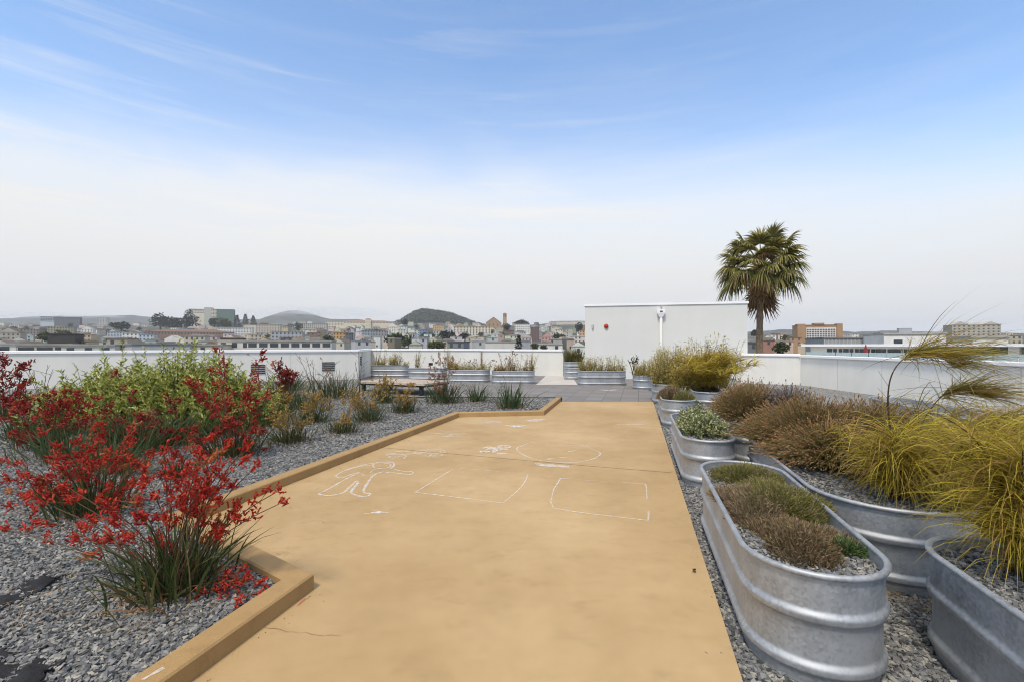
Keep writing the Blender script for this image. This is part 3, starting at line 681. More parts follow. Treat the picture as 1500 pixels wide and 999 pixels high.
# ------------------------------------------------------------------ plants
ML_strap = leafmat('dark strap leaf', [(.02, .032, .012), (.04, .062, .018), (.065, .092, .025), (.095, .11, .035), (.16, .11, .05)], .2)
ML_strap2 = leafmat('green strap leaf', [(.025, .045, .018), (.05, .085, .03), (.08, .12, .045), (.11, .11, .05)], .25)
ML_red = leafmat('bright red flower', [(.21, .010, .009), (.37, .018, .013), (.50, .036, .018), (.52, .085, .035)], .25, .7)
ML_mred = leafmat('deep red flower', [(.17, .010, .010), (.27, .016, .014), (.36, .03, .02), (.42, .08, .04)], .25, .7)
ML_dred = leafmat('dark red flower', [(.10, .008, .01), (.18, .012, .013), (.26, .02, .018), (.32, .06, .03)], .25, .7)
ML_yel = leafmat('golden flower', [(.26, .15, .035), (.42, .25, .045), (.52, .33, .07), (.34, .22, .08), (.20, .13, .05)], .25, .7)
ML_orange = leafmat('faded orange flower', [(.42, .09, .03), (.52, .16, .05), (.40, .20, .08)], .25, .7)
ML_dry = leafmat('dry flower', [(.20, .10, .05), (.32, .17, .08), (.30, .13, .06)], .2, .8)
M_stem = mat('brown flower stem', (.10, .055, .03), .8, var=.3, scale=12)
M_stemg = mat('olive flower stem', (.13, .11, .035), .8, var=.3, scale=12)
ML_shrub = leafmat('fresh green leaf', [(.12, .15, .03), (.24, .28, .05), (.37, .41, .08), (.50, .51, .14), (.62, .60, .25)], .3)
M_twig = mat('twig', (.09, .06, .04), .9, var=.3, scale=12)

def florets(mb, P, D, L, wd):                 # tubular flowers that split into claws
    n = len(P); D = D / np.linalg.norm(D, axis=1, keepdims=True)
    L = np.broadcast_to(L, (n,))[:, None]
    bend = np.stack([np.zeros(n), np.zeros(n), np.full(n, -.25)], -1) * L
    A = np.stack([P, P + D * L * .35, P + D * L * .8 + bend * .2], 1)
    mb.tubes(A, np.broadcast_to(np.array([wd * .35, wd * .62, wd * .8]), (n, 3)), 4)
    for k in range(4):
        dd = D + rng.normal(size=(n, 3)) * .55
        mb.leaves(A[:, 2], dd, L[:, 0] * .6, wd * 1.3)
def kangaroo_paw(name, label, base, tips, fm, lm, sm, nleaf=90, leafL=.55, spread=.16, fl=.032, nfl=10, group=None, leafW=.014, cat='flower plant', droop=1.0, br=4):
    base = Vector(base); root = empty(name, base, label, cat, group)
    mb = MB()
    P = np.stack([rng.normal(0, spread * .45, nleaf), rng.normal(0, spread * .45, nleaf), np.zeros(nleaf)], -1)
    az = np.arctan2(P[:, 1], P[:, 0]) + rng.normal(0, .5, nleaf); lean = np.clip(np.abs(rng.normal(.28, .36, nleaf)), 0, 1.35)
    mb.blades(P, az, lean, rng.uniform(.1, 1.0, nleaf) * droop, leafL * rng.uniform(.45, 1.1, nleaf), leafW * rng.uniform(.7, 1.4, nleaf), 5, rng.normal(0, .8, nleaf))
    nd = nleaf // 4                            # dead leaves at the foot
    mb.build('leaf_clump', lm, root)
    mb = MB(); mb.blades(rng.normal(0, spread * .5, (nd, 3)) * np.array([1, 1, 0]), rng.uniform(0, 6.28, nd), rng.uniform(.7, 1.4, nd), rng.uniform(0, .6, nd), leafL * rng.uniform(.2, .55, nd), leafW * .8, 4, rng.normal(0, .8, nd))
    mb.build('dry_leaves', ML_dry, root)
    for tip in tips:
        t = np.array(Vector(tip) - base); b0 = np.array([*rng.normal(0, spread * .25, 2), 0.0])
        hz = t[:2]; c = np.array([hz[0] * .30, hz[1] * .30, max(.3, t[2]) * .62]); 
        path = bez(b0, c, t, 9)
        mb = MB(); mb.tubes([path], [np.linspace(.0055, .0028, 9)], 4)
        T = path[-1] - path[-2]; T /= np.linalg.norm(T)
        nb = random.randint(max(2, br - 1), br + 1); starts = np.linspace(.55, 1, nb) * 8
        st = None; heads = []
        for j, s in enumerate(starts):
            p0 = path[int(s)]; rd = rng.normal(size=3) * .6; rd[2] = abs(rd[2]) * .5
            dr = T * .9 + rd; dr /= np.linalg.norm(dr); ln = random.uniform(.05, .13) * fl / .032
            if j == nb - 1: dr = T; ln *= .4
            pe = p0 + dr * ln; mb.tubes([bez(p0, p0 + T * ln * .4, pe, 4)], .0022, 3)
            k = random.randint(nfl - 3, nfl + 3)
            heads.append((pe + rng.normal(0, fl * .42, (k, 3)) - dr * np.linspace(0, fl * 1.2, k)[:, None], dr + rng.normal(0, .7, (k, 3)) + np.array([0, 0, .25])))
        st = mb.build('flower_stem', sm, root)
        for hp, hd in heads:
            fb = MB(); florets(fb, hp, hd, fl * rng.uniform(.75, 1.3, len(hp)), fl * .25); fb.build('flower_head', fm if random.random() > .1 or fm in (ML_dry, ML_yel) else (ML_dry if random.random() < .5 else ML_orange), st)
    return root
def tipset(rect, Y, n, dy=.3, seed=1):
    rd = random.Random(seed); return [dp(rd.uniform(rect[0], rect[1]), rd.uniform(rect[2], rect[3]), Y + rd.uniform(-dy, dy)) for _ in range(n)]
b = gp(255, 868, GZ)
t1 = [(18, 745), (8, 775), (75, 700), (62, 765), (112, 735), (125, 775), (158, 742), (205, 738), (235, 795), (215, 690), (275, 688), (300, 650), (322, 690), (345, 682), (330, 655), (368, 690),
      (250, 705), (408, 738), (402, 722), (330, 765), (345, 745), (240, 660), (285, 720), (45, 730), (305, 705), (312, 675), (355, 660)]
rd = random.Random(5)
kangaroo_paw('kangaroo_paw', 'biggest bright red kangaroo paw at the near kerb corner', b, [dp(x, y, b.y + rd.uniform(-.22, .25)) for x, y in t1] + [dp(384, 880, b.y - .1), dp(352, 893, b.y - .1), dp(372, 852, b.y)],
             ML_red, ML_strap, M_stem, nleaf=260, leafL=.66, spread=.28, fl=.037, br=5, group='red kangaroo paw plants', droop=1.1)
b = gp(135, 752, GZ)
kangaroo_paw('kangaroo_paw', 'bright red kangaroo paw behind the biggest one at the left frame edge', b, tipset((0, 205, 622, 740), b.y, 36, .5, 2), ML_red, ML_strap, M_stem, 210, .66, .36, .040, group='red kangaroo paw plants')
b = gp(200, 664, GZ)
kangaroo_paw('kangaroo_paw', 'dark red kangaroo paw with a dark leaf clump before the green shrub', b, tipset((125, 285, 545, 640), b.y, 11, .6, 3), ML_dred, ML_strap, M_stem, 220, .8, .45, .056, group='red kangaroo paw plants')
b = gp(343, 668, GZ)
kangaroo_paw('kangaroo_paw', 'tall red kangaroo paw right of the green shrub rising above the wall top', b, tipset((258, 390, 550, 700), b.y, 21, .5, 4) + [dp(320, 520, b.y), dp(330, 540, b.y), dp(382, 522, b.y + .3), dp(372, 550, b.y), dp(310, 548, b.y)], ML_mred, ML_strap, M_stem, 200, .7, .38, .056, group='red kangaroo paw plants')
b = gp(5, 612, GZ)
kangaroo_paw('kangaroo_paw', 'dark red kangaroo paw cut by the left frame edge before the wall', b, tipset((-60, 42, 520, 600), b.y, 26, .6, 5), ML_dred, ML_strap, M_stem, 200, .9, .55, .075, group='red kangaroo paw plants')
b = gp(418, 588, GZ)
kangaroo_paw('kangaroo_paw', 'dark red kangaroo paw near the louvred vent in the left wall', b, tipset((390, 436, 535, 590), b.y, 14, .5, 6), ML_dred, ML_strap, M_stem, 190, .75, .5, .085, group='red kangaroo paw plants')
b = gp(262, 700, GZ)
kangaroo_paw('kangaroo_paw', 'small red kangaroo paw low on the gravel between larger ones', b, tipset((235, 345, 655, 700), b.y, 10, .25, 7), ML_red, ML_strap2, M_stem, 70, .35, .15, .036, group='red kangaroo paw plants')
b = gp(70, 655, GZ)
kangaroo_paw('kangaroo_paw', 'red kangaroo paw rising behind the leftmost bright red plant', b, tipset((0, 135, 570, 650), b.y, 16, .5, 8), ML_mred, ML_strap, M_stem, 190, .65, .4, .060, group='red kangaroo paw plants')
for (bx, by), lab, rect, n_, fm_ in (((255, 648), 'dark red kangaroo paw in the middle before the tallest green shrub', (200, 320, 560, 630), 4, ML_dred), ((295, 640), 'red kangaroo paw between the tallest green shrub and the tall red plant', (270, 345, 575, 640), 6, ML_mred),
                              ((45, 640), 'olive red kangaroo paw under the dark leafless weed', (0, 100, 575, 625), 12, ML_dred), ((165, 690), 'red kangaroo paw with dry straw leaves beside the yellow leaf', (140, 225, 630, 690), 11, ML_red)):
    b = gp(bx, by, GZ); kangaroo_paw('kangaroo_paw', lab, b, tipset(rect, b.y, n_, .4, bx), fm_, ML_strap2 if bx % 2 else ML_strap, M_stemg, 200, .7, .5, .055, group='red kangaroo paw plants')
# yellow ones
YEL = [((424, 648), .42, 14, 'yellow kangaroo paw next to the white plastic bottle', (395, 455, 592, 625)), ((459, 619), .45, 14, 'yellow kangaroo paw right behind the white bottle', (440, 485, 575, 600)),
       ((501, 633), .28, 6, 'small yellow kangaroo paw alone on open gravel', (488, 512, 598, 622)), ((539, 617), .5, 15, 'widest yellow kangaroo paw before the timber bench', (498, 562, 572, 600)),
       ((592, 604), .45, 10, 'yellow kangaroo paw at the dark end of the bench', (572, 606, 562, 590)), ((563, 590), .55, 12, 'dusky yellow kangaroo paw against the bench side', (545, 585, 553, 580)),
       ((405, 610), .5, 12, 'yellow kangaroo paw beside the dark red one near the wall vent', (392, 425, 578, 600))]
for i, (bp_, L_, n_, lab, rect) in enumerate(YEL):
    b = gp(*bp_, GZ); kangaroo_paw('kangaroo_paw', lab, b, tipset(rect, b.y, int(n_ * 1.6), .4, 20 + i), ML_yel, ML_strap2 if i % 2 else ML_strap, M_stemg, 200, L_ * 1.15, .36, .038 * max(1, b.y / 9), 7, 'yellow kangaroo paw plants', .012, br=3)
# strappy clumps without or with dry flowers
b = gp(650, 590, GZ)
kangaroo_paw('kangaroo_paw', 'green strap leaved clump with dry brown flowers on the gravel edge', b, tipset((625, 668, 520, 575), b.y, 16, .3, 40), ML_dry, ML_strap2, M_stem, 170, .85, .5, .05, 7, 'strap leaved clumps', .02, 'plant')
b = gp(698, 588, GZ)
kangaroo_paw('flax_clump', 'smaller green strap leaved clump between two taller ones', b, [dp(690, 566, b.y), dp(678, 562, b.y)], ML_dry, ML_strap2, M_stemg, 110, .7, .4, .03, 4, 'strap leaved clumps', .022, 'plant')
b = gp(748, 598, GZ)
kangaroo_paw('flax_clump', 'spiky green strap leaved clump closest to the far kerb corner', b, [dp(738, 552, b.y), dp(768, 555, b.y)], ML_dry, ML_strap2, M_stemg, 130, .85, .38, .03, 4, 'strap leaved clumps', .022, 'plant')
b = gp(488, 582, GZ)
kangaroo_paw('flax_clump', 'dark strap leaved clump in front of the second wall vent', b, tipset((435, 530, 522, 560), b.y, 10, .4, 43), ML_dry, ML_strap, M_stem, 260, 1.0, .9, .04, 4, 'strap leaved clumps', .022, 'plant')
b = gp(420, 572, GZ)
kangaroo_paw('flax_clump', 'dark strap leaved clump hard against the left wall', b, tipset((355, 440, 520, 560), b.y, 6, .4, 44), ML_dry, ML_strap, M_stem, 200, 1.0, .8, .04, 4, 'strap leaved clumps', .022, 'plant')
b = gp(503, 585, GZ); 

def shoots_shrub(name, label, base, rx, ry, hz, ns, lm, leafL=.06, leafW=.02, group=None, cat='shrub', per=30, shootL=.25, tips=None, inner=.35):
    base = Vector(base); root = empty(name, base, label, cat, group)
    u = rng.normal(size=(ns, 3)); u /= np.linalg.norm(u, axis=1, keepdims=True); u[:, 2] = np.abs(u[:, 2])
    rad = rng.uniform(inner, 1.0, ns) ** .6
    lump = 1 + .22 * np.sin(u[:, 0] * 5 + 1) * np.cos(u[:, 1] * 4) + rng.normal(0, .08, ns)
    E = u * (rad * lump)[:, None] * np.array([rx, ry, hz])
    D = u * np.array([.6, .6, .5]) + np.array([0, 0, .85]) + rng.normal(0, .22, (ns, 3)); D /= np.linalg.norm(D, axis=1, keepdims=True)
    Ls = shootL * rng.uniform(.6, 1.4, ns)
    if tips is not None:
        T = np.array([np.array(Vector(t) - base) for t in tips]); E = np.concatenate([E, T - np.array([0, 0, .3])]); D = np.concatenate([D, np.tile([0.05, 0, 1.], (len(T), 1))]); Ls = np.concatenate([Ls, np.full(len(T), .45)])
    A = np.stack([E * .25 * np.array([1, 1, .2]), E * .75, E + D * Ls[:, None]], 1); A = np.where(A[..., 2:3] < .01, A * np.array([1, 1, 0]) + np.array([0, 0, .01]), A)
    mb = MB(); mb.tubes(A, np.broadcast_to(np.array([.009, .006, .003]), A.shape[:2]), 3); mb.build('branches', M_twig, root)
    n = len(E); s = np.linspace(-.5, 1, per)[None].repeat(n, 0); 
    P = E[:, None] + D[:, None] * (s * Ls[:, None])[..., None]
    ang = s * 14 + rng.uniform(0, 6, (n, 1)); 
    ref = np.cross(D, np.array([.3, .5, .1])); ref /= np.linalg.norm(ref, axis=1, keepdims=True); r2 = np.cross(D, ref)
    LD = D[:, None] * .75 + ref[:, None] * np.cos(ang)[..., None] + r2[:, None] * np.sin(ang)[..., None]
    mb = MB(); mb.leaves(P.reshape(-1, 3), LD.reshape(-1, 3), leafL * rng.uniform(.6, 1.2, n * per), leafW)
    mb.build('foliage', lm, root)
    return root
b = gp(170, 628, GZ); shoots_shrub('green_shrub', 'fresh green leafy shrub left half of the pair behind the red flowers', b, 1.5, .95, 1.2, 620, ML_shrub, .10, .030, 'fresh green shrubs', tips=[dp(150, 517, b.y), dp(156, 535, b.y), dp(110, 545, b.y)])
b = gp(255, 628, GZ); shoots_shrub('green_shrub', 'tallest fresh green leafy shrub behind the red flowers', b, 1.6, 1.05, 1.42, 760, ML_shrub, .10, .030, 'fresh green shrubs', tips=[dp(238, 514, b.y), dp(210, 520, b.y), dp(196, 526, b.y), dp(252, 522, b.y)])
b = gp(320, 620, GZ); shoots_shrub('green_shrub', 'fresh green leafy shrub merging into the tall red kangaroo paw', b, 1.35, .95, 1.25, 520, ML_shrub, .10, .030, 'fresh green shrubs', tips=[dp(298, 522, b.y), dp(283, 530, b.y)])
for k_, (px_, py_, lab_) in enumerate(((232, 655, 'dark green strap clump under the tallest green shrub'), (110, 668, 'olive strap clump before the left green shrub'), (385, 625, 'olive strap clump at the gravel side of the green shrubs'), (440, 598, 'low dark strap clump between the yellow flowers and wall'))):
    b = gp(px_, py_, GZ); kangaroo_paw('flax_clump', lab_, b, [], ML_dry, ML_strap2 if k_ % 2 else ML_strap, M_stem, 240, .55 + .1 * (k_ % 2), .6, group='strap leaved clumps', leafW=.018, cat='plant')
# dry dark twiggy weeds by the wall
def twigs(label, base, tips, seed, m=M_twig):
    base = Vector(base); root = empty('dry_weed', base, label, 'weed', 'dry stalks by the wall'); rd_ = np.random.default_rng(seed)
    mb = MB()
    for t in tips:
        t = np.array(Vector(t) - base); p = bez((0, 0, 0), (t[0] * .3, t[1] * .3, t[2] * .6), t, 7); mb.tubes([p], [np.linspace(.012, .005, 7)], 4)
        for j in (3, 4, 5): q = p[j] + np.array([rd_.normal(0, .14), rd_.normal(0, .14), rd_.uniform(.1, .25)]); mb.tubes([[p[j], q]], [[.006, .004]], 3)
    mb.build('stalks', m, root)
b = gp(62, 600, GZ); twigs('dark leafless weed against the left wall between red flowers', b, [dp(47, 545, b.y), dp(70, 534, b.y), dp(78, 540, b.y), dp(85, 560, b.y), dp(28, 530, b.y), dp(38, 535, b.y)], 1)
b = gp(460, 580, GZ); twigs('thin leafless stalks leaning before the second wall vent', b, [dp(432, 516, b.y), dp(448, 522, b.y), dp(458, 526, b.y), dp(498, 528, b.y)], 2)
b = gp(527, 580, GZ); twigs('tall dry flower stalks near the bench', b, [dp(525, 514, b.y), dp(520, 530, b.y), dp(531, 516, b.y)], 3)

# dead leaf and bark litter near the plants
M_straw = leafmat('straw litter', [(.22, .15, .07), (.35, .25, .12), (.16, .10, .06), (.42, .33, .18)], 0, .9)
def litter(label, c, r, n, z, ln=.09):
    a = rng.uniform(0, 6.28, n); q = np.sqrt(rng.uniform(0, 1, n)) * r
    P = np.stack([c[0] + q * np.cos(a), c[1] + q * np.sin(a), np.full(n, z + .018)], -1); az = rng.uniform(0, 6.28, n)
    mb = MB(); mb.blades(P, az, 1.5 + rng.normal(0, .08, n), rng.normal(0, .15, n), ln * rng.uniform(.4, 1.3, n), .006, 3)
    o = mb.build('straw_litter', M_straw); tag(o, label, 'litter', None, 'stuff')
litter('dry straw on the gravel behind the biggest tank', gp(1345, 868, -.04), .35, 240, -.045)
litter('dry leaf litter around the biggest red plant', gp(250, 880, GZ), .45, 160, GZ)
litter('thin dry leaf litter scattered over the left gravel', (-3.6, 4.6), 2.2, 420, GZ)
litter('dry straw lying among the heather in the biggest tank', TK['T1'][0].xy, .36, 260, TH - .1, .06)
P = []
for i in range(260):
    t_ = random.random(); a_ = random.choice([(K[4], K[5]), (K[2], K[3]), (Vector((RE(2.2) - .03, 2.2)), Vector((RE(11) - .03, 11)))])
    q_ = a_[0].lerp(a_[1], t_); o_ = abs(random.gauss(0, .12)); P.append((q_.x + (o_ if a_[0] in K else -o_), q_.y, .003))
P = np.array([q for q in P if in_poly(np.array([q[0]]), np.array([q[1]]), court)[0]]); mb = MB(); stones(mb, P, np.full(len(P), .0035)); tag(mb.build('grit', M_stone), kind='stuff')
litter('dry leaf litter below the fabric scrap', gp(60, 880, GZ), .4, 90, GZ)

# ---- tank plants
ML_heath = leafmat('brown heather', [(.09, .06, .03), (.17, .11, .055), (.26, .17, .09), (.14, .13, .045), (.33, .24, .15)], .2, .8)
ML_heathg = leafmat('green heather', [(.08, .09, .025), (.16, .165, .04), (.26, .25, .065), (.22, .15, .07)], .25, .8)
ML_mauve = leafmat('mauve heather', [(.13, .09, .05), (.24, .17, .10), (.34, .25, .16), (.18, .16, .06)], .2, .8)
ML_dusty = leafmat('pale green leaf', [(.10, .13, .04), (.20, .24, .08), (.32, .36, .17), (.42, .44, .28), (.34, .27, .06)], .25)
ML_lav = leafmat('rusty lavender stalk', [(.15, .13, .04), (.21, .15, .055), (.31, .19, .08), (.18, .17, .06), (.14, .15, .06), (.36, .19, .085)], .2, .8)
ML_head = leafmat('rusty seed head', [(.14, .085, .042), (.23, .125, .06), (.31, .165, .07), (.21, .16, .09), (.34, .175, .065), (.29, .23, .14)], .15, .9)
ML_lilac = leafmat('lilac flower spike', [(.13, .10, .12), (.22, .17, .20), (.16, .12, .10), (.28, .21, .20)], .15, .9)
ML_gold = leafmat('golden grass blade', [(.15, .11, .018), (.32, .25, .028), (.48, .38, .04), (.60, .48, .065), (.30, .26, .035), (.42, .25, .08), (.20, .11, .035)], .35, .5)
ML_olive = leafmat('olive grass blade', [(.12, .10, .018), (.26, .21, .03), (.42, .34, .045), (.34, .20, .07), (.20, .165, .035)], .35, .5)
ML_bamb = leafmat('yellow bamboo leaf', [(.24, .20, .03), (.38, .31, .05), (.50, .42, .10), (.30, .17, .05)], .35, .5)
ML_pale = leafmat('pale bamboo leaf', [(.30, .24, .06), (.44, .36, .12), (.58, .50, .24), (.36, .28, .08)], .35, .5)
ML_rust = leafmat('rusty bamboo leaf', [(.22, .10, .03), (.33, .17, .05), (.38, .26, .06), (.26, .22, .05)], .3, .6)
ML_dkg = leafmat('dark green blade', [(.04, .06, .015), (.10, .11, .03), (.18, .16, .04), (.14, .08, .03)], .3, .6)
M_cane = mat('dark cane', (.05, .028, .018), .6, var=.3, scale=10)

def tl(key, u, v, z=TH - .09):                # point in a tank: u across, v along
    c = TK[key][0]; return Vector((c.x, c.y, 0)) + RX * u + AX * v + Vector((0, 0, z))
ML_sprig = leafmat('dry heather sprig', [(.16, .10, .07), (.28, .20, .14), (.36, .27, .20), (.20, .12, .06)], .2, .9)
def mat_plant(name, label, c, rx, ry, hz, n, lm, ln=.05, wd=.006, cat='plant', group=None, rz=ROT):      # low tufted cushions
    root = empty(name, c, label, cat, group, rz)
    a = rng.uniform(0, 6.28, n); q = np.sqrt(rng.uniform(0, 1, n)); edge = 1 + .18 * np.sin(a * 3 + c[0] * 7) + .12 * np.sin(a * 5 + 1)
    X, Y = q * np.cos(a) * rx * edge, q * np.sin(a) * ry * edge
    top = hz * (1 - q ** 2) ** .6 * (1 + .35 * np.array([mnoise.noise(Vector((x * 9, y * 9, c[0]))) for x, y in zip(X, Y)]))
    top = top * (1 + .5 * np.array([mnoise.noise(Vector((x * 22, y * 22, 3 + c[1]))) for x, y in zip(X, Y)])); P = np.stack([X, Y, np.maximum(0, top * rng.uniform(.25, 1.08, n))], -1)
    az = a + rng.normal(0, .9, n); le = np.clip(q * .9 + rng.normal(0, .35, n), -.6, 1.5)
    mb = MB(); mb.blades(P, az, le, rng.normal(.1, .3, n), ln * rng.uniform(.5, 1.3, n), wd, 3, rng.uniform(0, 3, n))
    k = rng.random(n) < .7; d = np.stack([np.cos(az), np.sin(az), rng.uniform(-.1, 1.2, n)], -1)[k]
    mb.leaves(P[k] + d * ln * .5, d, ln * .55, wd * 1.7)
    mb.build('foliage', lm, root)
    nd = n // 9; mb = MB(); mb.blades(P[:nd], az[:nd], le[:nd] * .8, rng.normal(0, .25, nd), ln * rng.uniform(1.0, 2.0, nd), wd * .7, 3, rng.uniform(0, 3, nd)); mb.build('dry_sprigs', ML_sprig, root)
    nb = n // 14
    mb = MB(); b0 = rng.normal(0, .22, (nb, 3)) * np.array([rx, ry, 0]); mb.tubes(np.stack([b0, (b0 + P[:nb]) / 2 + np.array([0, 0, .01]), P[:nb]], 1), .0025, 3); mb.build('twigs', M_twig, root)
    return root
G = 'heather cushions in the biggest tank'
mat_plant('heather', 'brown green heather cushion at the far end of the biggest tank', tl('T1', .04, .90), .30, .30, .085, 6000, ML_heathg, .05, .005, 'heather', G)
mat_plant('heather', 'large olive heather cushion in the middle of the biggest tank', tl('T1', .07, .10), .33, .46, .115, 9000, ML_heathg, .06, .005, 'heather', G)
mat_plant('heather', 'mauve brown heather cushion beside the olive one in the biggest tank', tl('T1', -.12, -.04), .27, .42, .10, 5500, ML_mauve, .055, .005, 'heather', G)
mat_plant('heather', 'dry brown heather cushion nearest the front rim of the biggest tank', tl('T1', .02, -.66), .27, .36, .075, 4600, ML_heath, .05, .005, 'heather', G)
mat_plant('weed', 'tiny green weed alone on gravel in the biggest tank', tl('T1', .28, -.74), .07, .08, .06, 500, leafmat('green weed', [(.05, .09, .03), (.10, .17, .05), (.16, .24, .08)]), .05, .007, 'weed')
shoots_shrub('leafy_plant', 'mound of pale green leaves at the near end of its tank', tl('T2', .02, -.35), .30, .42, .22, 330, ML_dusty, .055, .026, 'pale green mounds', 'plant', 12, .09, inner=.2)
shoots_shrub('leafy_plant', 'mound of pale green leaves with yellow tips behind the other mound', tl('T2', .06, .45), .27, .40, .25, 260, ML_dusty, .055, .024, 'pale green mounds', 'plant', 12, .10, inner=.2)
mat_plant('heather', 'low brown heather at the court side of the third tank', tl('T3', -.1, .1), .30, .75, .20, 4500, ML_heath, .08, .008, 'heather')
mat_plant('heather', 'low green heather at the near end of the third tank', tl('T3', .16, -.5), .22, .5, .17, 2500, ML_heathg, .08, .008, 'heather')

def lavender(label, c, rx, ry, hz, n, lm=ML_lav, hm=ML_head, cat='lavender', head=.028, group='lavender bushes', rz=ROT, reach=1.0):
    root = empty('lavender', c, label, cat, group, rz)
    a = rng.uniform(0, 6.28, n); q = np.sqrt(rng.uniform(0, 1, n)); edge = 1 + .12 * np.sin(a * 3 + c[1]) + .1 * np.sin(a * 7)
    X, Y = q * np.cos(a) * rx * edge, q * np.sin(a) * ry * edge
    Zt = hz * (.25 + .75 * (1 - q ** 2.4)) * (1 + .16 * np.array([mnoise.noise(Vector((x * 4, y * 4, c[0]))) for x, y in zip(X, Y)])) * rng.uniform(.52, 1.05, n) * np.where(rng.random(n) < .10, rng.uniform(1.05, 1.22, n), 1)
    T = np.stack([X, Y, Zt], -1); B = np.stack([X * .35, Y * .35, np.zeros(n)], -1)
    T[:, :2] += rng.normal(0, .075, (n, 2)); mid = B * .35 + T * .65 + np.array([0, 0, .06]); mb = MB(); mb.tubes(np.stack([B, mid, T], 1), np.broadcast_to(np.array([.004, .003, .002]), (n, 3)), 3); mb.build('stalks', lm, root)
    d = T - mid; d /= np.linalg.norm(d, axis=1, keepdims=True); d += rng.normal(0, .2, (n, 3))
    hl_ = head * rng.uniform(.7, 1.5, n)[:, None]
    mb = MB(); mb.tubes(np.stack([T, T + d * hl_ * .35, T + d * hl_ * .8, T + d * hl_ * 1.1], 1), np.broadcast_to(np.array([.002, head * .25, head * .2, .002]), (n, 4)), 5)
    mb.build('seed_heads', hm, root)
    k = 7; P = (mid[:, None] + (T - mid)[:, None] * rng.uniform(-.7, .85, (n, k))[..., None]).reshape(-1, 3)
    mb = MB(); mb.leaves(P, np.repeat(d, k, 0) + rng.normal(0, .65, (n * k, 3)), .045, .007); mb.build('foliage', lm, root)
    return root
lavender('rusty lavender bush at the far end of the long tank', tl('B1', .0, .75), .72, .95, .66, 3400)
lavender('rusty lavender bush leaning over the gravel in the long tank', tl('B1', .0, -.05), .60, .70, .50, 2200)
lavender('rusty lavender bush spilling toward the long right wall', tl('B1', .62, .65), .70, .95, .64, 2600)
lavender('rusty brown lavender bush in the half hidden back tank', tl('B2', -.05, -.35), .58, .95, .62, 2600)
lavender('lilac lavender bush between the rusty ones', tl('B2', .5, -.75), .42, .55, .62, 1400, leafmat('grey green lavender', [(.06, .08, .035), (.11, .13, .06), (.16, .15, .08)]), ML_lilac, head=.04)
lavender('rusty lavender bush with tall heads at the far end of the back tank', tl('B2', .3, .6), .6, .75, .60, 1700)

def weeping(label, c, canes, n, lm, ln=.35, wd=.006, wind=(1, -.1), group='weeping golden grasses', blade_droop=1.1, spread=.5, whorls=9, name='weeping_grass'):
    # canes: list of (tip offset vector, bend); blades hang from the canes, pushed by wind
    root = empty(name, c, label, 'grass', group)
    mb = MB(); BP, BA = [], []
    for tip in canes:
        tip = np.array(tip, float); p = bez((rng.normal(0, .03), rng.normal(0, .03), 0), (tip[0] * .12, tip[1] * .12, tip[2] * .85), tip, 12)
        mb.tubes([p], [np.linspace(.007, .003, 12)], 5)
        for j in range(whorls):
            t = .2 + .8 * (j + random.random()) / whorls; q = p[min(11, int(t * 11))]; k = max(3, int(n / (len(canes) * whorls)))
            BP.append(q + rng.normal(0, .02, (k, 3))); BA.append(np.full(k, 0.0) + rng.uniform(0, 6.28, k))
    mb.build('canes', M_cane, root)
    BP = np.concatenate(BP); az = np.concatenate(BA); m = len(BP)
    wv = np.stack([np.cos(az), np.sin(az)], -1) * spread + np.array(wind) * rng.uniform(.4, 1.2, m)[:, None]; az = np.arctan2(wv[:, 1], wv[:, 0])
    mb = MB(); mb.blades(BP, az, rng.uniform(.5, 1.3, m), blade_droop * rng.uniform(.5, 1.6, m), ln * rng.uniform(.35, 1.5, m), wd, 5, rng.normal(0, .7, m)); mb.build('foliage', lm, root)
    return root
base = tl('B1', .08, -1.12, .5)
weeping('bushy golden weeping grass at the near end of the long tank', base, [(rng.normal(.03, .22), rng.normal(-.05, .2), rng.uniform(.25, .62)) for _ in range(20)], 2900, ML_gold, .42, .0065, (.18, -.30), blade_droop=1.6)
weeping('golden weeping grass spilling over the front rim of the long tank', tl('B1', .46, -1.22, .5), [(rng.normal(.05, .2), rng.normal(-.1, .15), rng.uniform(.2, .6)) for _ in range(14)], 1900, ML_gold, .46, .0065, (.15, -.35), blade_droop=1.7)
def arch(label, base, pts, n):
    # a tall cane whose top bows over, plume streaming downwind
    base = Vector(base); root = empty('weeping_grass', base, label, 'grass', 'weeping golden grasses')
    P = np.array([np.array(Vector(p) - base) for p in pts]); C = np.array([np.array(v) for v in curve([tuple(p) for p in P], 8)])
    mb = MB(); mb.tubes([C], [np.linspace(.008, .002, len(C))], 5)
    for j in (10, 14, 18): mb.tubes([[C[j], C[j] + np.array([rng.normal(0, .12), .05, rng.uniform(.08, .15)])]], .0015, 3)
    mb.build('canes', M_cane, root)
    i0 = int(len(C) * .55); idx = rng.integers(i0, len(C), n); az = rng.normal(-.12, .5, n)
    k = rng.random(n) < .2; az = np.where(k, rng.normal(-.2, .9, n), az)
    mb = MB(); mb.blades(C[idx] + rng.normal(0, .012, (n, 3)), az, 1.35 + rng.normal(0, .25, n), rng.uniform(.1, 1.25, n), rng.uniform(.15, .72, n), .0055, 6, rng.normal(0, .8, n)); mb.build('foliage', ML_olive, root)
D = base.y
arch('tall arching golden grass plume bowing in front of the right wall', base + Vector((.1, .1, 0)), [base + Vector((.1, .1, 0)), dp(1303, 620, D + .1), dp(1301, 575, D + .1), dp(1308, 545, D + .1), dp(1325, 524, D + .1), dp(1345, 516, D + .1), dp(1375, 522, D + .08), dp(1400, 538, D + .05)], 520)
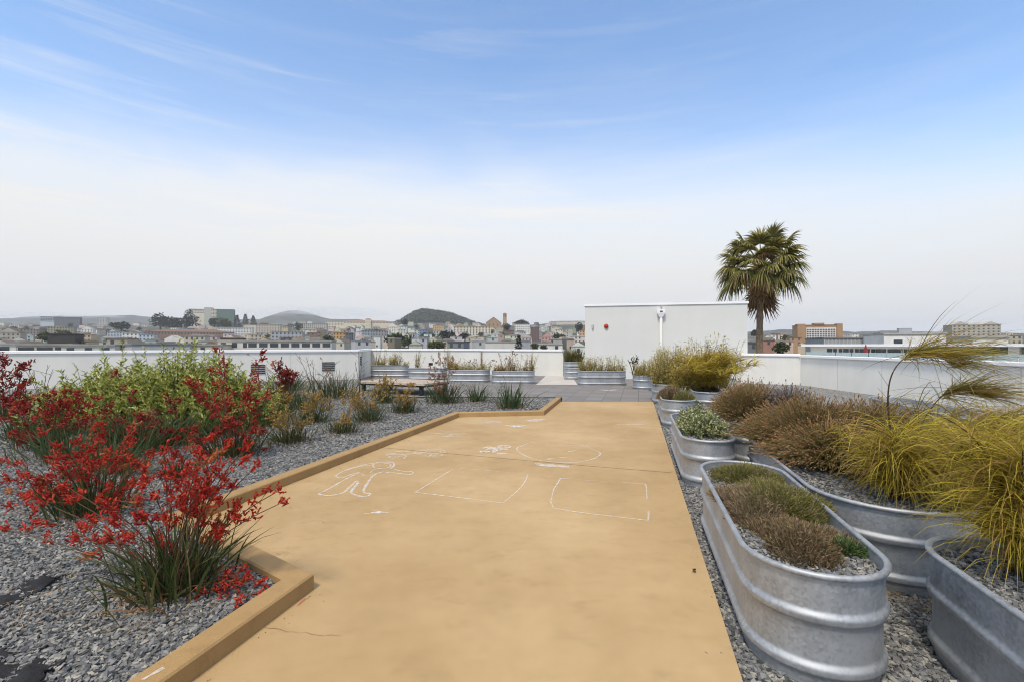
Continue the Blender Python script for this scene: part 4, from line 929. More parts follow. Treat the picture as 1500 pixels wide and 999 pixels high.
arch('second arching golden grass plume right of the tall one', base + Vector((.3, .15, 0)), [base + Vector((.3, .15, 0)), dp(1345, 640, D + .2), dp(1370, 590, D + .2), dp(1400, 572, D + .2), dp(1440, 580, D + .15)], 420)
base4 = tl('B4', .02, .90, .5)
weeping('large golden weeping grass in the frame corner tank', base4, [(rng.normal(.0, .22), rng.normal(.0, .22), rng.uniform(.3, .95)) for _ in range(30)], 4000, ML_gold, .40, .0055, (-.05, -.15), blade_droop=1.7)
weeping('olive golden weeping grass between the long tank and the corner tank', tl('B1', .42, -.75, .45), [(rng.normal(.15, .25), rng.normal(.0, .25), rng.uniform(.3, .80)) for _ in range(18)], 2000, ML_olive, .46, .006, (.6, -.2), blade_droop=1.3)
weeping('tall olive golden grass at the right frame edge behind the corner tank', tl('B1', 1.05, -.55, .1), [(rng.normal(.1, .22), rng.normal(.0, .2), rng.uniform(.7, 1.15)) for _ in range(14)], 2600, ML_olive, .40, .007, (.2, -.2), blade_droop=1.4)
# golden mound and bamboos further back
c = tl('B3', .08, -.15)
weeping('round golden grass mound near the stair house', c, [(rng.normal(.15, .48), rng.normal(0, .6), rng.uniform(.5, 1.05)) for _ in range(44)], 8000, ML_gold, .45, .014, (.5, -.1), whorls=7)
def bamboo(label, c, rx, ry, hmin, hmax, n, lm, rz=ROT, leafn=16, leafL=.13, group='bamboo plants in tanks', stem=M_stemg, lean=.12):
    root = empty('bamboo', c, label, 'bamboo', group, rz)
    B = np.stack([rng.uniform(-rx, rx, n), rng.uniform(-ry, ry, n), np.zeros(n)], -1); Hh = hmin + (hmax - hmin) * rng.uniform(0, 1, n) ** 1.6
    T = B + np.stack([rng.normal(.05, lean, n), rng.normal(0, lean, n), Hh], -1); Mid = (B + T) / 2 + rng.normal(0, .03, (n, 3))
    A = np.stack([B, Mid, T], 1); mb = MB(); mb.tubes(A, np.broadcast_to(np.array([.009, .006, .003]), (n, 3)), 4); mb.build('canes', stem, root)
    t = rng.uniform(.15, 1.03, (n, leafn)); P = B[:, None] * (1 - t)[..., None] + T[:, None] * t[..., None] + rng.normal(0, .03, (n, leafn, 3))
    d = rng.normal(size=(n * leafn, 3)); d[:, 2] = d[:, 2] * .5 + .15
    mb = MB(); mb.leaves(P.reshape(-1, 3), d, leafL * rng.uniform(.6, 1.2, n * leafn), leafL * .17); mb.build('foliage', lm, root)
    return root
bamboo('tall pale gold bamboo before the white stair house', tl('T4', .25, .3), .5, 1.05, .5, 1.4, 230, ML_pale, leafn=26, leafL=.15)
bamboo('grey gold wispy bamboo at the near end of its tank', tl('T4', 0, -.75), .40, .42, .4, 1.0, 190, ML_pale, leafn=24, leafL=.11)
bamboo('tall leaning yellow bamboo behind the golden mound', tl('B3', .35, .9), .45, .7, .5, 1.6, 150, ML_bamb, leafn=26, lean=.25, leafL=.15)
bamboo('short yellow bamboo between pale bamboo and golden mound', tl('B3', -.45, .7), .35, .9, .4, .95, 170, ML_bamb, leafL=.15)
bamboo('bushy yellow green shrub in the tank end near the stair house', Vector((5.75, 20.2, .55)), .4, .75, .2, .7, 120, ML_bamb, leafL=.12)
bamboo('row of yellow bamboo in the tank on the stair house wall', Vector((4.24, 21.95, .6)), 1.05, .3, .2, .75, 120, ML_bamb, rz=0, leafn=18)
bamboo('yellow bamboo tuft at the left of the stair house tank', Vector((3.6, 21.95, .6)), .35, .28, .3, .95, 24, ML_bamb, rz=0)
bamboo('rusty bamboo with one tall tuft in the right terrace tank', Vector((.25, 22.85, .55)), .7, .28, .2, .95, 60, ML_rust, rz=0, leafn=20)
bamboo('orange low growth at the left of the right terrace tank', Vector((-.65, 22.85, .55)), .3, .28, .15, .45, 40, ML_rust, rz=0)
bamboo('pale bamboo tuft at the right end of the right terrace tank', Vector((.98, 22.85, .55)), .12, .2, .5, 1.15, 14, ML_bamb, rz=0)
bamboo('yellow bamboo hedge in the second terrace tank', Vector((-2.1, 23.8, .55)), .95, .28, .2, .6, 90, ML_bamb, rz=0)
bamboo('thin tall yellow bamboo in the third terrace tank', Vector((-3.5, 25.2, .55)), .14, .2, .5, 1.4, 18, ML_bamb, rz=0)
bamboo('yellow bamboo tuft at the left of the second terrace tank', Vector((-3.05, 24.0, .55)), .3, .25, .2, .7, 34, ML_rust, rz=0)
bamboo('lone leafy bamboo sprig beside the spotlight', Vector((-5.2, 25.5, .55)), .12, .15, .5, 1.05, 18, ML_bamb, rz=0)
bamboo('yellow green bamboo clump in the corner tank behind the bench', Vector((-7.0, 27.6, .6)), .32, .28, .4, 1.0, 60, ML_bamb, rz=0)
bamboo('low yellow growth at the left of the corner tank', Vector((-7.9, 27.7, .6)), .35, .28, .2, .6, 44, ML_bamb, rz=0)
bamboo('tall wispy dry bamboo at the wall corner', Vector((-8.0, 27.9, .6)), .4, .2, .7, 1.5, 16, ML_rust, rz=0, leafn=10)
bamboo('low tuft at the right end of the corner tank', Vector((-6.35, 27.5, .6)), .12, .2, .15, .35, 16, ML_bamb, rz=0)
c = Vector((3.5, 26.6, .86)); root = empty('grass_clump', c, 'dark green grass clump in the raised tank by the stair house', 'grass')
n = 420; P = np.stack([rng.uniform(-.45, .5, n), rng.uniform(-.25, .25, n), np.zeros(n)], -1)
mb = MB(); mb.blades(P, rng.uniform(0, 6.28, n), rng.uniform(0, .5, n), rng.uniform(0, .9, n), rng.uniform(.35, 1.0, n), .03, 4, rng.normal(0, .8, n)); mb.build('foliage', ML_dkg, root)
# artichoke-like dark plant before the stair house
c = Vector((5.35, 20.6, .55)); root = empty('thistle', c, 'dark thistle stalk with two heads against the stair house', 'plant')
mb = MB()
for dx, h_ in ((-.12, .68), (.16, .72), (.05, .5)): mb.tubes([bez((0, 0, 0), (dx * .3, 0, h_ * .6), (dx * 1.8, 0, h_), 6)], .016, 5)
mb.build('stalks', M_cane, root)
mb = MB(); n = 60; mb.leaves(rng.normal(0, .08, (n, 3)) + np.array([.08, 0, .6]), rng.normal(size=(n, 3)), .16, .05); mb.build('foliage', leafmat('dusky leaf', [(.03, .025, .015), (.06, .05, .03), (.09, .08, .04)]), root)
# purple dry flower stalks in the terrace tanks
M_pur = leafmat('dusky purple head', [(.05, .035, .05), (.09, .06, .07), (.14, .09, .09)], .1, .8)
def dryheads(label, c, tips):
    root = empty('dry_flower', c, label, 'flower plant', 'dusky dry flowers'); mb = MB(); hb = MB()
    for t in tips:
        t = np.array(Vector(t) - Vector(c)); mb.tubes([bez((0, 0, 0), (t[0] * .4, 0, t[2] * .6), t, 6)], .008, 4)
        k = 9; hb.leaves(t + rng.normal(0, .04, (k, 3)), rng.normal(size=(k, 3)) + np.array([0, 0, .8]), .10, .05)
    mb.build('stalks', M_stem, root); hb.build('flower_heads', M_pur, root)
dryheads('dusky purple dry flowers rising from the terrace tanks', Vector((-.45, 22.85, .55)), [dp(731, 520, 22.8), dp(742, 526, 22.8), dp(752, 518, 22.8), dp(756, 520, 22.8), dp(748, 533, 22.8)])
dryheads('dusky dry flowers left of the purple ones in the terrace tanks', Vector((-1.7, 23.7, .55)), [dp(688, 530, 23.7), dp(697, 528, 23.7), dp(706, 528, 23.7), dp(724, 528, 23.7)])

# ------------------------------------------------------------------ palm tree
ML_palm = leafmat('palm frond', [(.06, .066, .015), (.13, .13, .03), (.22, .205, .05), (.33, .29, .09), (.42, .31, .12)], .3)
ML_dead = leafmat('dead palm frond', [(.18, .10, .04), (.27, .165, .075), (.36, .23, .11), (.12, .065, .03)], .15, .8)
def palm():
    Yp = 30.0; c = dp(1115, 506, Yp); zb = -18.0
    root = empty('palm_tree', Vector((c.x, Yp, zb)), 'tall fan palm with a skirt of dead brown fronds behind the stair house', 'palm tree')
    zt = H + (506 - 391) / F * Yp - zb
    zs = np.linspace(0, zt, 60); path = np.stack([.12 * np.sin(zs * .25) - .12 * math.sin(zt * .25), np.zeros(60), zs], -1)
    rad = .185 + .035 * (1 - zs / zt) + .012 * (np.arange(60) % 2)
    mb = MB(); mb.tubes([path], [rad], 14); mb.build('trunk', mat('palm bark', (.23, .16, .10), .95, var=.35, scale=7, bump=.6, bscale=18), root)
    mb = MB(); n = 60; P = np.stack([rng.normal(0, .14, n), rng.normal(0, .14, n), zt + rng.uniform(-.75, .15, n)], -1); d = P * np.array([1, 1, 0]) ; d[:, 2] = .35; mb.leaves(P, d, .5, .09)
    mb.build('leaf_bases', mat('brown leaf bases', (.12, .055, .025), .9), root)
    def fan(dirv, pet, rad_, lm, name, droop, nseg=34, fold=.35):
        d = np.array(dirv, float); d /= np.linalg.norm(d); o = np.array([0, 0, zt - .1])
        hub = o + d * pet + np.array([0, 0, -.12 * pet])
        side = np.cross(d, [0, 0, 1.0]); side /= np.linalg.norm(side) + 1e-9; upv = np.cross(side, d)
        mb = MB(); mb.tubes([bez(o, o + d * pet * .5 + np.array([0, 0, .12]), hub, 6)], [np.linspace(.04, .018, 6)], 4)
        a = np.linspace(-1.9, 1.9, nseg) + rng.normal(0, .03, nseg); L = rad_ * (.72 + .28 * np.cos(a * .8)) * rng.uniform(.85, 1.1, nseg)
        sd = np.cos(a)[:, None] * d + np.sin(a)[:, None] * side + fold * (np.abs(np.sin(a)))[:, None] * upv * -.3 
        sd /= np.linalg.norm(sd, axis=1, keepdims=True); k = 6; t = np.linspace(0, 1, k + 1)
        dn = np.clip(t - .35, 0, 1) ** 1.5 * droop
        C = hub + sd[:, None] * (t[None, :, None] * L[:, None, None]) * (1 - .25 * dn)[None, :, None] + np.array([0, 0, -1.0]) * (dn[None, :, None] * L[:, None, None])
        tang = np.cross(sd, upv); tang /= np.linalg.norm(tang, axis=1, keepdims=True)
        w_ = np.array([.03, .075, .10, .09, .06, .035, .008])[None, :, None] * rad_ * .8
        pl = upv * (.35 * np.where(np.arange(nseg) % 2, 1, -1))[:, None]; S = tang + pl; S /= np.linalg.norm(S, axis=1, keepdims=True)
        V = np.stack([C - S[:, None] * w_ * .5, C + S[:, None] * w_ * .5], 2); i = np.arange(nseg * (k + 1) * 2).reshape(nseg, k + 1, 2)
        mb.add(V.reshape(-1, 3), np.stack([i[:, :-1, 0], i[:, :-1, 1], i[:, 1:, 1], i[:, 1:, 0]], -1).reshape(-1, 4))
        mb.build(name, lm, root)
    for j in range(46):
        q = (j + .5) / 46; el = math.asin(-.42 + 1.40 * q); az = j * 2.39996; up_ = max(0, math.sin(el))
        d_ = (math.cos(az) * math.cos(el), math.sin(az) * math.cos(el), math.sin(el))
        fan(d_, random.uniform(1.2, 1.8) + .65 * up_, random.uniform(1.2, 1.65), ML_palm, 'frond', random.uniform(.8, 1.35) - .55 * up_)
    for j in range(14):
        az = j * 2.39996; fan((math.cos(az) * .30, math.sin(az) * .30, -1), random.uniform(1.0, 1.9), random.uniform(1.1, 1.5), ML_dead, 'dead_frond', .3, 22)
    for j in range(7):
        az = j * 2.39996 + 1; fan((math.cos(az), math.sin(az), random.uniform(-.5, .5)), random.uniform(1.2, 1.7), 1.35, ML_dead, 'dead_frond', 1.4, 18)
    for j in range(5):
        fan((random.uniform(-.4, .3), -.6, .75), random.uniform(.9, 1.5), 1.1, ML_dead, 'dead_frond', 1.5, 14)
palm()

# ------------------------------------------------------------------ the city
def depth_for(row):
    return float(np.interp(row, [456, 465, 470, 475, 480, 485, 490, 495, 500, 505, 511], [1600, 1500, 1300, 1050, 800, 600, 450, 300, 200, 140, 110]))
WIN = {}
HAND = []
def window_mesh(wd, ht, m=None):
    k = (round(wd, 1), round(ht, 1), (m or M_glass).name)
    if k not in WIN:
        mb = MB(); mb.box(-wd / 2, wd / 2, -.06, .02, 0, ht); o = mb.build('window', m or M_glass); WIN[k] = o.data; bpy.data.objects.remove(o)
    return WIN[k]
def building(name, label, cat, x0, x1, row, col, Y=None, roof='flat', rcol=None, win=True, dep=12, yaw=0, group=None, maxwin=48, storey=3.1, bay=3.0, ww=1.2, wh=1.6, hand=True, side=False, phrase=None, wm=None, bot=None):
    Y = Y or depth_for(row); s = Y / F; W = (x1 - x0) * s; xc = ((x0 + x1) / 2 - CX) * s; zt = H + (HY - row) * s
    zg = min(float(hills_z(xc, Y)) - .5, zt - 5)
    root = empty(name, Vector((xc, Y, zg)), label, cat, group, R(yaw) - math.atan2(xc, Y) * .55)
    hgt = zt - zg; rh = 0
    if roof == 'gable': rh = min(W * .3, hgt * .35)
    if roof == 'hip': rh = min(W * .2, 3.0)
    wt = hgt - rh
    mb = MB(); mb.box(-W / 2, W / 2, 0, dep, 0, wt); mb.build('wall', cmat(col), root)
    rc = rcol or tuple(.55 * c for c in col); mb = MB(); ov = .3
    if roof == 'flat': mb.box(-W / 2 - ov * .6, W / 2 + ov * .6, -ov, dep + ov, wt - .45, wt + .02)
    elif roof == 'gable':
        mb.add([(-W / 2 - ov, -ov, wt), (W / 2 + ov, -ov, wt), (0, -ov, wt + rh), (-W / 2 - ov, dep, wt), (W / 2 + ov, dep, wt), (0, dep, wt + rh)], [(0, 3, 5, 2), (1, 2, 5, 4)])
        mb.fs.append(np.array([(0, 2, 1), (3, 4, 5)]) + mb.n - 6)
    else:
        h2 = W * .22
        mb.add([(-W / 2 - ov, -ov, wt), (W / 2 + ov, -ov, wt), (W / 2 + ov, dep + ov, wt), (-W / 2 - ov, dep + ov, wt), (-W / 2 + h2, dep / 2, wt + rh), (W / 2 - h2, dep / 2, wt + rh)], [(0, 1, 5, 4), (2, 3, 4, 5)])
        mb.fs.append(np.array([(1, 2, 5), (3, 0, 4)]) + mb.n - 6)
    mb.build('roof', cmat(rc, .9), root)
    if roof == 'gable':                        # front gable end in the wall's own colour
        mb = MB(); mb.add([(-W / 2, -.02 - ov, wt), (W / 2, -.02 - ov, wt), (0, -.02 - ov, wt + rh * .93), (-W / 2, -.01, wt), (W / 2, -.01, wt), (0, -.01, wt + rh * .93)], [(0, 1, 4, 3), (1, 2, 5, 4), (2, 0, 3, 5)]); mb.fs.append(np.array([(0, 1, 2)]) + mb.n - 6); mb.build('gable_end', cmat(col), root)
    if win:
        zvis = (H - 9 * s) - zg; rows = max(1, int((wt - .5 - max(0, zvis)) / storey)); cols = max(1, int(W / bay)); rows = min(rows, max(1, maxwin // cols))
        me = window_mesh(ww, wh, wm); pitch = W / cols
        for r_ in range(rows):
            for c_ in range(cols):
                if not hand and random.random() < .25: continue
                new_obj('window', me, root, (-W / 2 + (c_ + .5) * pitch, 0, wt - .9 - wh - r_ * storey))
        if side:
            n_ = max(1, int(dep / 3.5)); sx = 1 if xc < 0 else -1
            for r_ in range(rows):
                for c_ in range(n_):
                    o = new_obj('window', me, root, (sx * W / 2, (c_ + .5) * dep / n_, wt - .9 - wh - r_ * storey)); o.rotation_euler = (0, 0, sx * R(90))
    if hand: HAND.append((x0, x1, row, Y, phrase or label.split(' with ')[0], (bot or row + 8)))
    return root
W_, CR, TAN, GRY, LG, BRN, DK, OR, BL, PK, OL, YL = (.66, .66, .64), (.62, .56, .44), (.42, .34, .25), (.30, .31, .32), (.46, .47, .47), (.17, .12, .09), (.055, .05, .048), (.45, .24, .08), (.20, .28, .40), (.50, .30, .27), (.30, .29, .20), (.55, .43, .2)
CI = 'city buildings beyond the left wall'
# name, label, x0, x1, top row, colour, options, short phrase for the neighbours' labels
LIST = [
 ('apartment_building', 'tall cream apartment slab above the dark cypress trees', 278, 304, 453, CR, dict(Y=1050, side=True, ww=2.2, wh=1.6), 'the tall cream slab'),
 ('apartment_building', 'slim grey stair tower between the cream slab and green tower', 300, 310, 451, (.40, .42, .38), dict(Y=1045, win=False), 'the grey stair tower'),
 ('apartment_building', 'pale bay of windows left of the dark green end wall', 310, 320, 453, CR, dict(Y=1048, ww=2.0), None),
 ('apartment_building', 'tall tower with a blank dark green end wall', 319, 341, 453.5, (.10, .17, .155), dict(Y=1046, win=False), 'the dark green tower'),
 ('office_building', 'pale blue glass office on the far left skyline', 63, 86, 464, (.42, .52, .58), dict(Y=1100, ww=2.6, wh=2), 'the blue glass office'),
 ('office_building', 'dark banded parking block beside the blue glass office', 84, 113, 465, (.12, .13, .15), dict(Y=1090, win=False), 'the dark parking block'),
 ('apartment_building', 'narrow grey tower block on the far left skyline', 145, 156, 465.5, (.45, .44, .42), dict(Y=1150), 'the narrow grey tower'),
 ('warehouse', 'low white flat roofed building at the left frame edge above the wall', -20, 33, 503, W_, dict(Y=130, ww=2), 'the white building at the frame edge'),
 ('warehouse', 'low cream building with a long window strip above the left wall', 35, 96, 503.5, (.55, .53, .46), dict(Y=125, ww=3.2, wh=.8), 'the cream building with strip windows'),
 ('warehouse', 'low white building right of the black block above the wall', 99, 160, 504.5, (.58, .58, .56), dict(Y=128, ww=1.6), None),
 ('house', 'square black clad block above the left wall', 75, 105, 489, DK, dict(Y=260, win=False), 'the black clad block'),
 ('house', 'tan stucco block above the middle of the left wall', 160, 184, 495, (.40, .35, .29), dict(Y=190), 'the tan stucco block'),
 ('warehouse', 'pale grey shed end left of the blue grey shed', 181, 201, 503, (.52, .53, .55), dict(Y=135, win=False), None),
 ('warehouse', 'blank blue grey shed wall above the green shrub', 201, 272, 502.5, (.33, .355, .38), dict(Y=134, win=False), 'the blue grey shed'),
 ('house', 'low cream block right of the blue grey shed', 272, 322, 504, (.58, .55, .46), dict(Y=140), None),
 ('house', 'long brown tiled building below the dark cypress trees', 222, 330, 482.5, (.24, .16, .12), dict(Y=520, roof='hip', rcol=(.2, .12, .09), dep=20), 'the long brown tiled building'),
 ('house', 'white gabled house before the long brown building', 232, 272, 491, W_, dict(Y=330, roof='gable', rcol=(.4, .4, .4)), 'the white gabled house'),
 ('house', 'beige cube house right of the white gable', 272, 298, 492, (.50, .45, .36), dict(Y=320), 'the beige cube house'),
 ('house', 'brown pitched roof house at the far left', 0, 25, 480, (.40, .36, .30), dict(Y=420, roof='gable', rcol=(.12, .09, .07)), 'the brown pitched roof house'),
 ('house', 'maroon grey terrace house near the far left', 33, 54, 482, (.25, .19, .18), dict(Y=600), None),
 ('house', 'olive flat house behind the black block', 74, 103, 479, OL, dict(Y=640), 'the olive flat house'),
 ('house', 'peach orange house right of the black block', 105, 130, 490, (.52, .38, .24), dict(Y=420), 'the peach orange house'),
 ('house', 'light blue roofed house in the left distance', 160, 181, 486, (.36, .45, .56), dict(Y=600), 'the light blue house'),
 ('house', 'white house with a brown garage side on the left', 181, 205, 488, W_, dict(Y=480), None),
 ('house', 'blue and white shop front block on the left', 205, 223, 490, (.42, .5, .6), dict(Y=470), 'the blue shop block'),
 ('house', 'white gable cottage behind the peach house', 121, 134, 478.5, W_, dict(Y=720, roof='gable', rcol=(.3, .3, .3)), None),
 ('apartment_building', 'white block with two rows of dark windows below the green tower', 322, 366, 480, (.62, .63, .63), dict(Y=560), 'the white block below the green tower'),
 ('apartment_building', 'blank cream end wall beside the white windowed block', 358, 377, 476, (.58, .53, .42), dict(Y=600, win=False), None),
 ('apartment_building', 'tan apartment block with many small windows left of the foggy hill', 376, 408, 475.5, (.52, .46, .37), dict(Y=605), 'the tan block by the foggy hill'),
 ('warehouse', 'long low white building with eight wide dark windows above the wall', 368, 482, 498.5, (.56, .55, .51), dict(Y=150, ww=2.4, wh=1.3, bay=3.1), 'the long low building with wide windows'),
 ('warehouse', 'white blank low building left of the wide dark windows', 322, 365, 498, (.62, .61, .58), dict(Y=152, ww=1.5), None),
 ('house', 'rust brown low roof behind the white blank building', 325, 348, 495, (.25, .12, .08), dict(Y=200, win=False), None),
 ('warehouse', 'grey blue flat roofed hall behind the low white buildings', 399, 441, 486, (.34, .37, .41), dict(Y=420), 'the grey blue hall'),
 ('apartment_building', 'grey beige row of flats under the foggy hill', 440, 478, 474, (.42, .41, .38), dict(Y=800), 'the grey flats under the foggy hill'),
 ('school_building', 'cream hall at the left end of the long cream school', 478, 507, 471, (.62, .56, .40), dict(Y=1000), None),
 ('school_building', 'long cream school with rows of windows on the ridge', 505, 576, 469.5, (.60, .53, .39), dict(Y=1010, ww=1.8, wh=2, roof='hip', rcol=(.26, .17, .12)), 'the long cream school'),
 ('school_building', 'cream central turret rising from the long school', 535, 543, 466.5, (.64, .57, .43), dict(Y=1005, roof='hip', rcol=(.26, .17, .12)), None),
 ('house', 'orange painted house in the middle distance', 488, 506, 487, (.55, .30, .07), dict(Y=460), 'the orange house'),
 ('house', 'dark navy house right of the orange one', 506, 515, 488, (.10, .12, .17), dict(Y=455), None),
 ('apartment_building', 'blue grey apartment block with pale window rows', 530, 546, 484, (.22, .29, .36), dict(Y=560), 'the blue grey apartments'),
 ('apartment_building', 'slate grey apartment block joined to the blue one', 546, 566, 484.5, (.25, .26, .29), dict(Y=562), None),
 ('house', 'white gabled house beside the school', 566, 584, 474, (.66, .64, .58), dict(Y=850, roof='gable', rcol=(.35, .34, .32)), 'the white gable by the school'),
 ('house', 'bright blue house below the round wooded hill', 614, 626, 483, (.13, .22, .50), dict(Y=620), 'the bright blue house'),
 ('house', 'orange tan house below the round wooded hill', 634, 650, 476.5, (.52, .34, .16), dict(Y=850), 'the orange tan house'),
 ('apartment_building', 'cream apartment block with a brown roof and tall windows', 664, 719, 478.5, (.60, .55, .44), dict(Y=640, rcol=(.24, .15, .10), bay=4, ww=1.5, wh=2, side=True), 'the cream block with the brown roof'),
 ('house', 'grey green house left of the cream block', 634, 652, 485, (.35, .42, .42), dict(Y=560), None),
 ('warehouse', 'low white blank building below the church', 711, 757, 500, (.56, .55, .52), dict(Y=210, win=False), 'the low white building below the church'),
 ('house', 'dark red brown house right of the church', 778, 790, 479, (.16, .09, .08), dict(Y=640), 'the dark red house'),
 ('house', 'white house block right of the church tower', 754, 776, 475, (.64, .64, .62), dict(Y=800), 'the white block by the church'),
 ('house', 'pink house near the stair house', 793, 812, 488, (.52, .27, .25), dict(Y=480, roof='gable'), 'the pink house'),
 ('house', 'low white house with dark doors above the far wall', 789, 824, 503, (.64, .64, .62), dict(Y=170), 'the white house above the far wall'),
 ('apartment_building', 'long beige block on the ridge left of the stair house', 815, 857, 470.5, (.50, .46, .38), dict(Y=1250), 'the long beige ridge block'),
 ('house', 'peach house cut by the stair house edge', 849, 860, 484, (.55, .34, .2), dict(Y=560), None),
 ('house', 'striped roofed house by the dark conifer', 764, 779, 490, (.48, .42, .40), dict(Y=470, roof='gable', rcol=(.36, .25, .23)), None),
]
for nm, lab, x0, x1, row, colr, opt, ph in LIST:
    building(nm, lab, nm.split('_')[0] if nm != 'warehouse' else 'warehouse', x0, x1, row, colr, phrase=ph, **opt)

# church on the ridge
def church():
    Y = 900.0; s = Y / F; c = dp(727, 482, Y); zg = float(hills_z(c.x, Y)) - 1
    root = empty('church', Vector((c.x, Y, zg)), 'brown church with a gabled nave and a slim bell tower', 'church')
    g = (.36, .23, .12); W = 22 * s; zt = H + (HY - 465) * s - zg; ez = H + (HY - 473) * s - zg; dx = -4 * s
    mb = MB(); mb.box(dx - W / 2, dx + W / 2, 0, 30, 0, ez)
    mb.add([(dx - W / 2, 0, ez), (dx + W / 2, 0, ez), (dx, 0, zt), (dx - W / 2, 30, ez), (dx + W / 2, 30, ez), (dx, 30, zt)], [(0, 1, 4, 3)]); mb.fs.append(np.array([(0, 1, 2), (4, 3, 5)]) + mb.n - 6); mb.build('nave', cmat(g), root)
    mb = MB(); mb.add([(dx - W / 2 - .8, -.8, ez - .3), (dx, -.8, zt + .4), (dx + W / 2 + .8, -.8, ez - .3), (dx - W / 2 - .8, 31, ez - .3), (dx, 31, zt + .4), (dx + W / 2 + .8, 31, ez - .3)], [(0, 1, 4, 3), (1, 2, 5, 4)]); mb.build('roof', cmat((.13, .09, .07)), root)
    mb = MB(); tw = 2.7 * s; tx = 12.5 * s; th_ = H + (HY - 460.5) * s - zg
    mb.box(tx - tw, tx + tw, 1, 1 + 2 * tw, 0, th_); t = mb.build('bell_tower', cmat((.38, .25, .14)), root)
    mb = MB(); mb.box(tx - tw * 1.15, tx + tw * 1.15, .5, 1.5 + 2 * tw, th_ + .01, th_ + .8)
    z0 = th_ + .8; mb.add([(tx - tw, 1, z0), (tx + tw, 1, z0), (tx + tw, 1 + 2 * tw, z0), (tx - tw, 1 + 2 * tw, z0), (tx, 1 + tw, z0 + 2.4)], [(0, 1, 4), (1, 2, 4), (2, 3, 4), (3, 0, 4)]); mb.build('spire', cmat((.30, .16, .09)), t)
    for q in (-.45, .45):
        o = new_obj('belfry_opening', window_mesh(tw * .5, 3.4), t, (tx + q * tw, 1, th_ - 4.6))
    mb = MB(); mb.box(dx - W * .95, dx + W * 1.0, 4, 26, 0, ez - 6); mb.build('aisle', cmat((.42, .33, .2)), root)
    for q in (-.28, 0, .28): new_obj('window', window_mesh(1.8, 4), root, (dx + q * W, 0, ez - 6))
    HAND.append((706, 745, 459, Y, 'the brown church', 480))
church()

# right side beyond the palm
building('apartment_building', 'orange brick tower with white balconied front right of the palm', 'apartment tower', 1172, 1229, 476, (.36, .20, .085), Y=420, dep=18, win=False, phrase='the orange brick tower', bot=500)
tower = [o for o in COL.objects if o.get('label', '').startswith('orange brick tower')][0]
def dress_tower(root):
    s = 420 / F; W = 57 * s; top = H + 30 * s - root.location.z
    mb = MB(); mb.box(-W * .30, W * .36, -.6, -.01, top - 16, top - 2.6); fp = mb.build('balcony_front', cmat((.60, .60, .58)), root)
    for r_ in range(6):
        for c_ in range(11):
            new_obj('window', window_mesh(1.5, 1.1), fp, (-W * .30 + 1.1 + c_ * 2.07, -.6, top - 5.0 - r_ * 1.75))
    for x0, x1, h_ in ((-W / 2, -W * .32, .9), (W * .38, W / 2, .9), (-W * .12, W * .10, 1.6)):
        mb = MB(); mb.box(x0, x1, -.8, 8, top + .03, top + .03 + h_); mb.build('roof_block', cmat((.38, .215, .095)), root)
    for x0, x1 in ((-W / 2, -W * .32), (W * .38, W / 2)):
        mb = MB(); mb.box(x0, x1, -1.0, -.01, 0, top); mb.build('brick_pier', cmat((.38, .215, .095)), root)
dress_tower(tower)
building('hall', 'grey corrugated hall behind the white glazed building', 'hall', 1215, 1311, 494, (.30, .32, .34), Y=150, win=False, dep=25, phrase='the grey corrugated hall')
o = [o for o in COL.objects if o.get('label', '').startswith('grey corrugated')][0]
mb = MB(); s = 150 / F
for i in range(20): mb.box(-48 * s + i * 96 * s / 20, -48 * s + i * 96 * s / 20 + .35, -.12, -.01, 1, H + 12 * s - o.location.z - .5)
mb.build('cladding_ribs', cmat((.36, .38, .40)), o)
building('office_building', 'white box building with one dark window behind the glazed one', 'building', 1301, 1356, 488, (.70, .70, .70), Y=130, win=False, dep=18, phrase='the white box building')
o = [o for o in COL.objects if o.get('label', '').startswith('white box building')][0]
new_obj('window', window_mesh(2.0, 1.1), o, (-2.0, 0, H + 9 * 130 / F - o.location.z - 1.2))
building('office_building', 'taller white box at the right of the white box building', 'building', 1355, 1382, 487, (.72, .72, .72), Y=128, win=False, dep=18)
building('apartment_building', 'grey beige hotel block with a peaked roofline at the far right', 'apartment tower', 1403, 1457, 475.5, (.40, .37, .31), Y=430, dep=20, ww=1.3, wh=1.2, bay=3.2, storey=2.6, maxwin=60, rcol=(.42, .4, .36), phrase='the peaked hotel block')
o = [o for o in COL.objects if o.get('label', '').startswith('grey beige hotel')][0]
s = 430 / F; top = H + 30.5 * s - o.location.z
for x0, x1, hh in ((-27 * s, -9 * s, 3.2), (7 * s, 25 * s, 2.6)):
    mb = MB(); xm = (x0 + x1) / 2; mb.add([(x0, -.5, top), (x1, -.5, top), (xm, -.5, top + hh), (x0, 14, top), (x1, 14, top), (xm, 14, top + hh)], [(0, 2, 5, 3), (2, 1, 4, 5)]); mb.fs.append(np.array([(0, 1, 2), (4, 3, 5)]) + mb.n - 6); mb.build('gable_roof', cmat((.46, .43, .38)), o)
for x0, x1 in ((-9 * s, 7 * s),):
    mb = MB(); mb.box(x0, x1, -.02, 12, top + .03, top + 1.6); mb.build('roof_block', cmat((.60, .58, .52)), o)
building('apartment_building', 'tan block with window rows at the right frame edge', 'apartment', 1462, 1492, 491, (.42, .38, .30), Y=330, bay=2.6, phrase='the tan block at the frame edge')
building('house', 'distant grey pair of towers behind the white box', 'tower', 1319, 1334, 481, (.36, .39, .43), Y=900, win=False)
building('house', 'white stepped roof block in front of the peaked hotel', 'house', 1430, 1470, 492, (.70, .70, .69), Y=100, win=False, dep=10)
building('house', 'dark grey house left of the palm trunk', 'house', 1094, 1114, 501, (.16, .17, .18), Y=170)
building('house', 'brick red house right of the palm trunk', 'house', 1118, 1134, 498, (.34, .16, .12), Y=240)
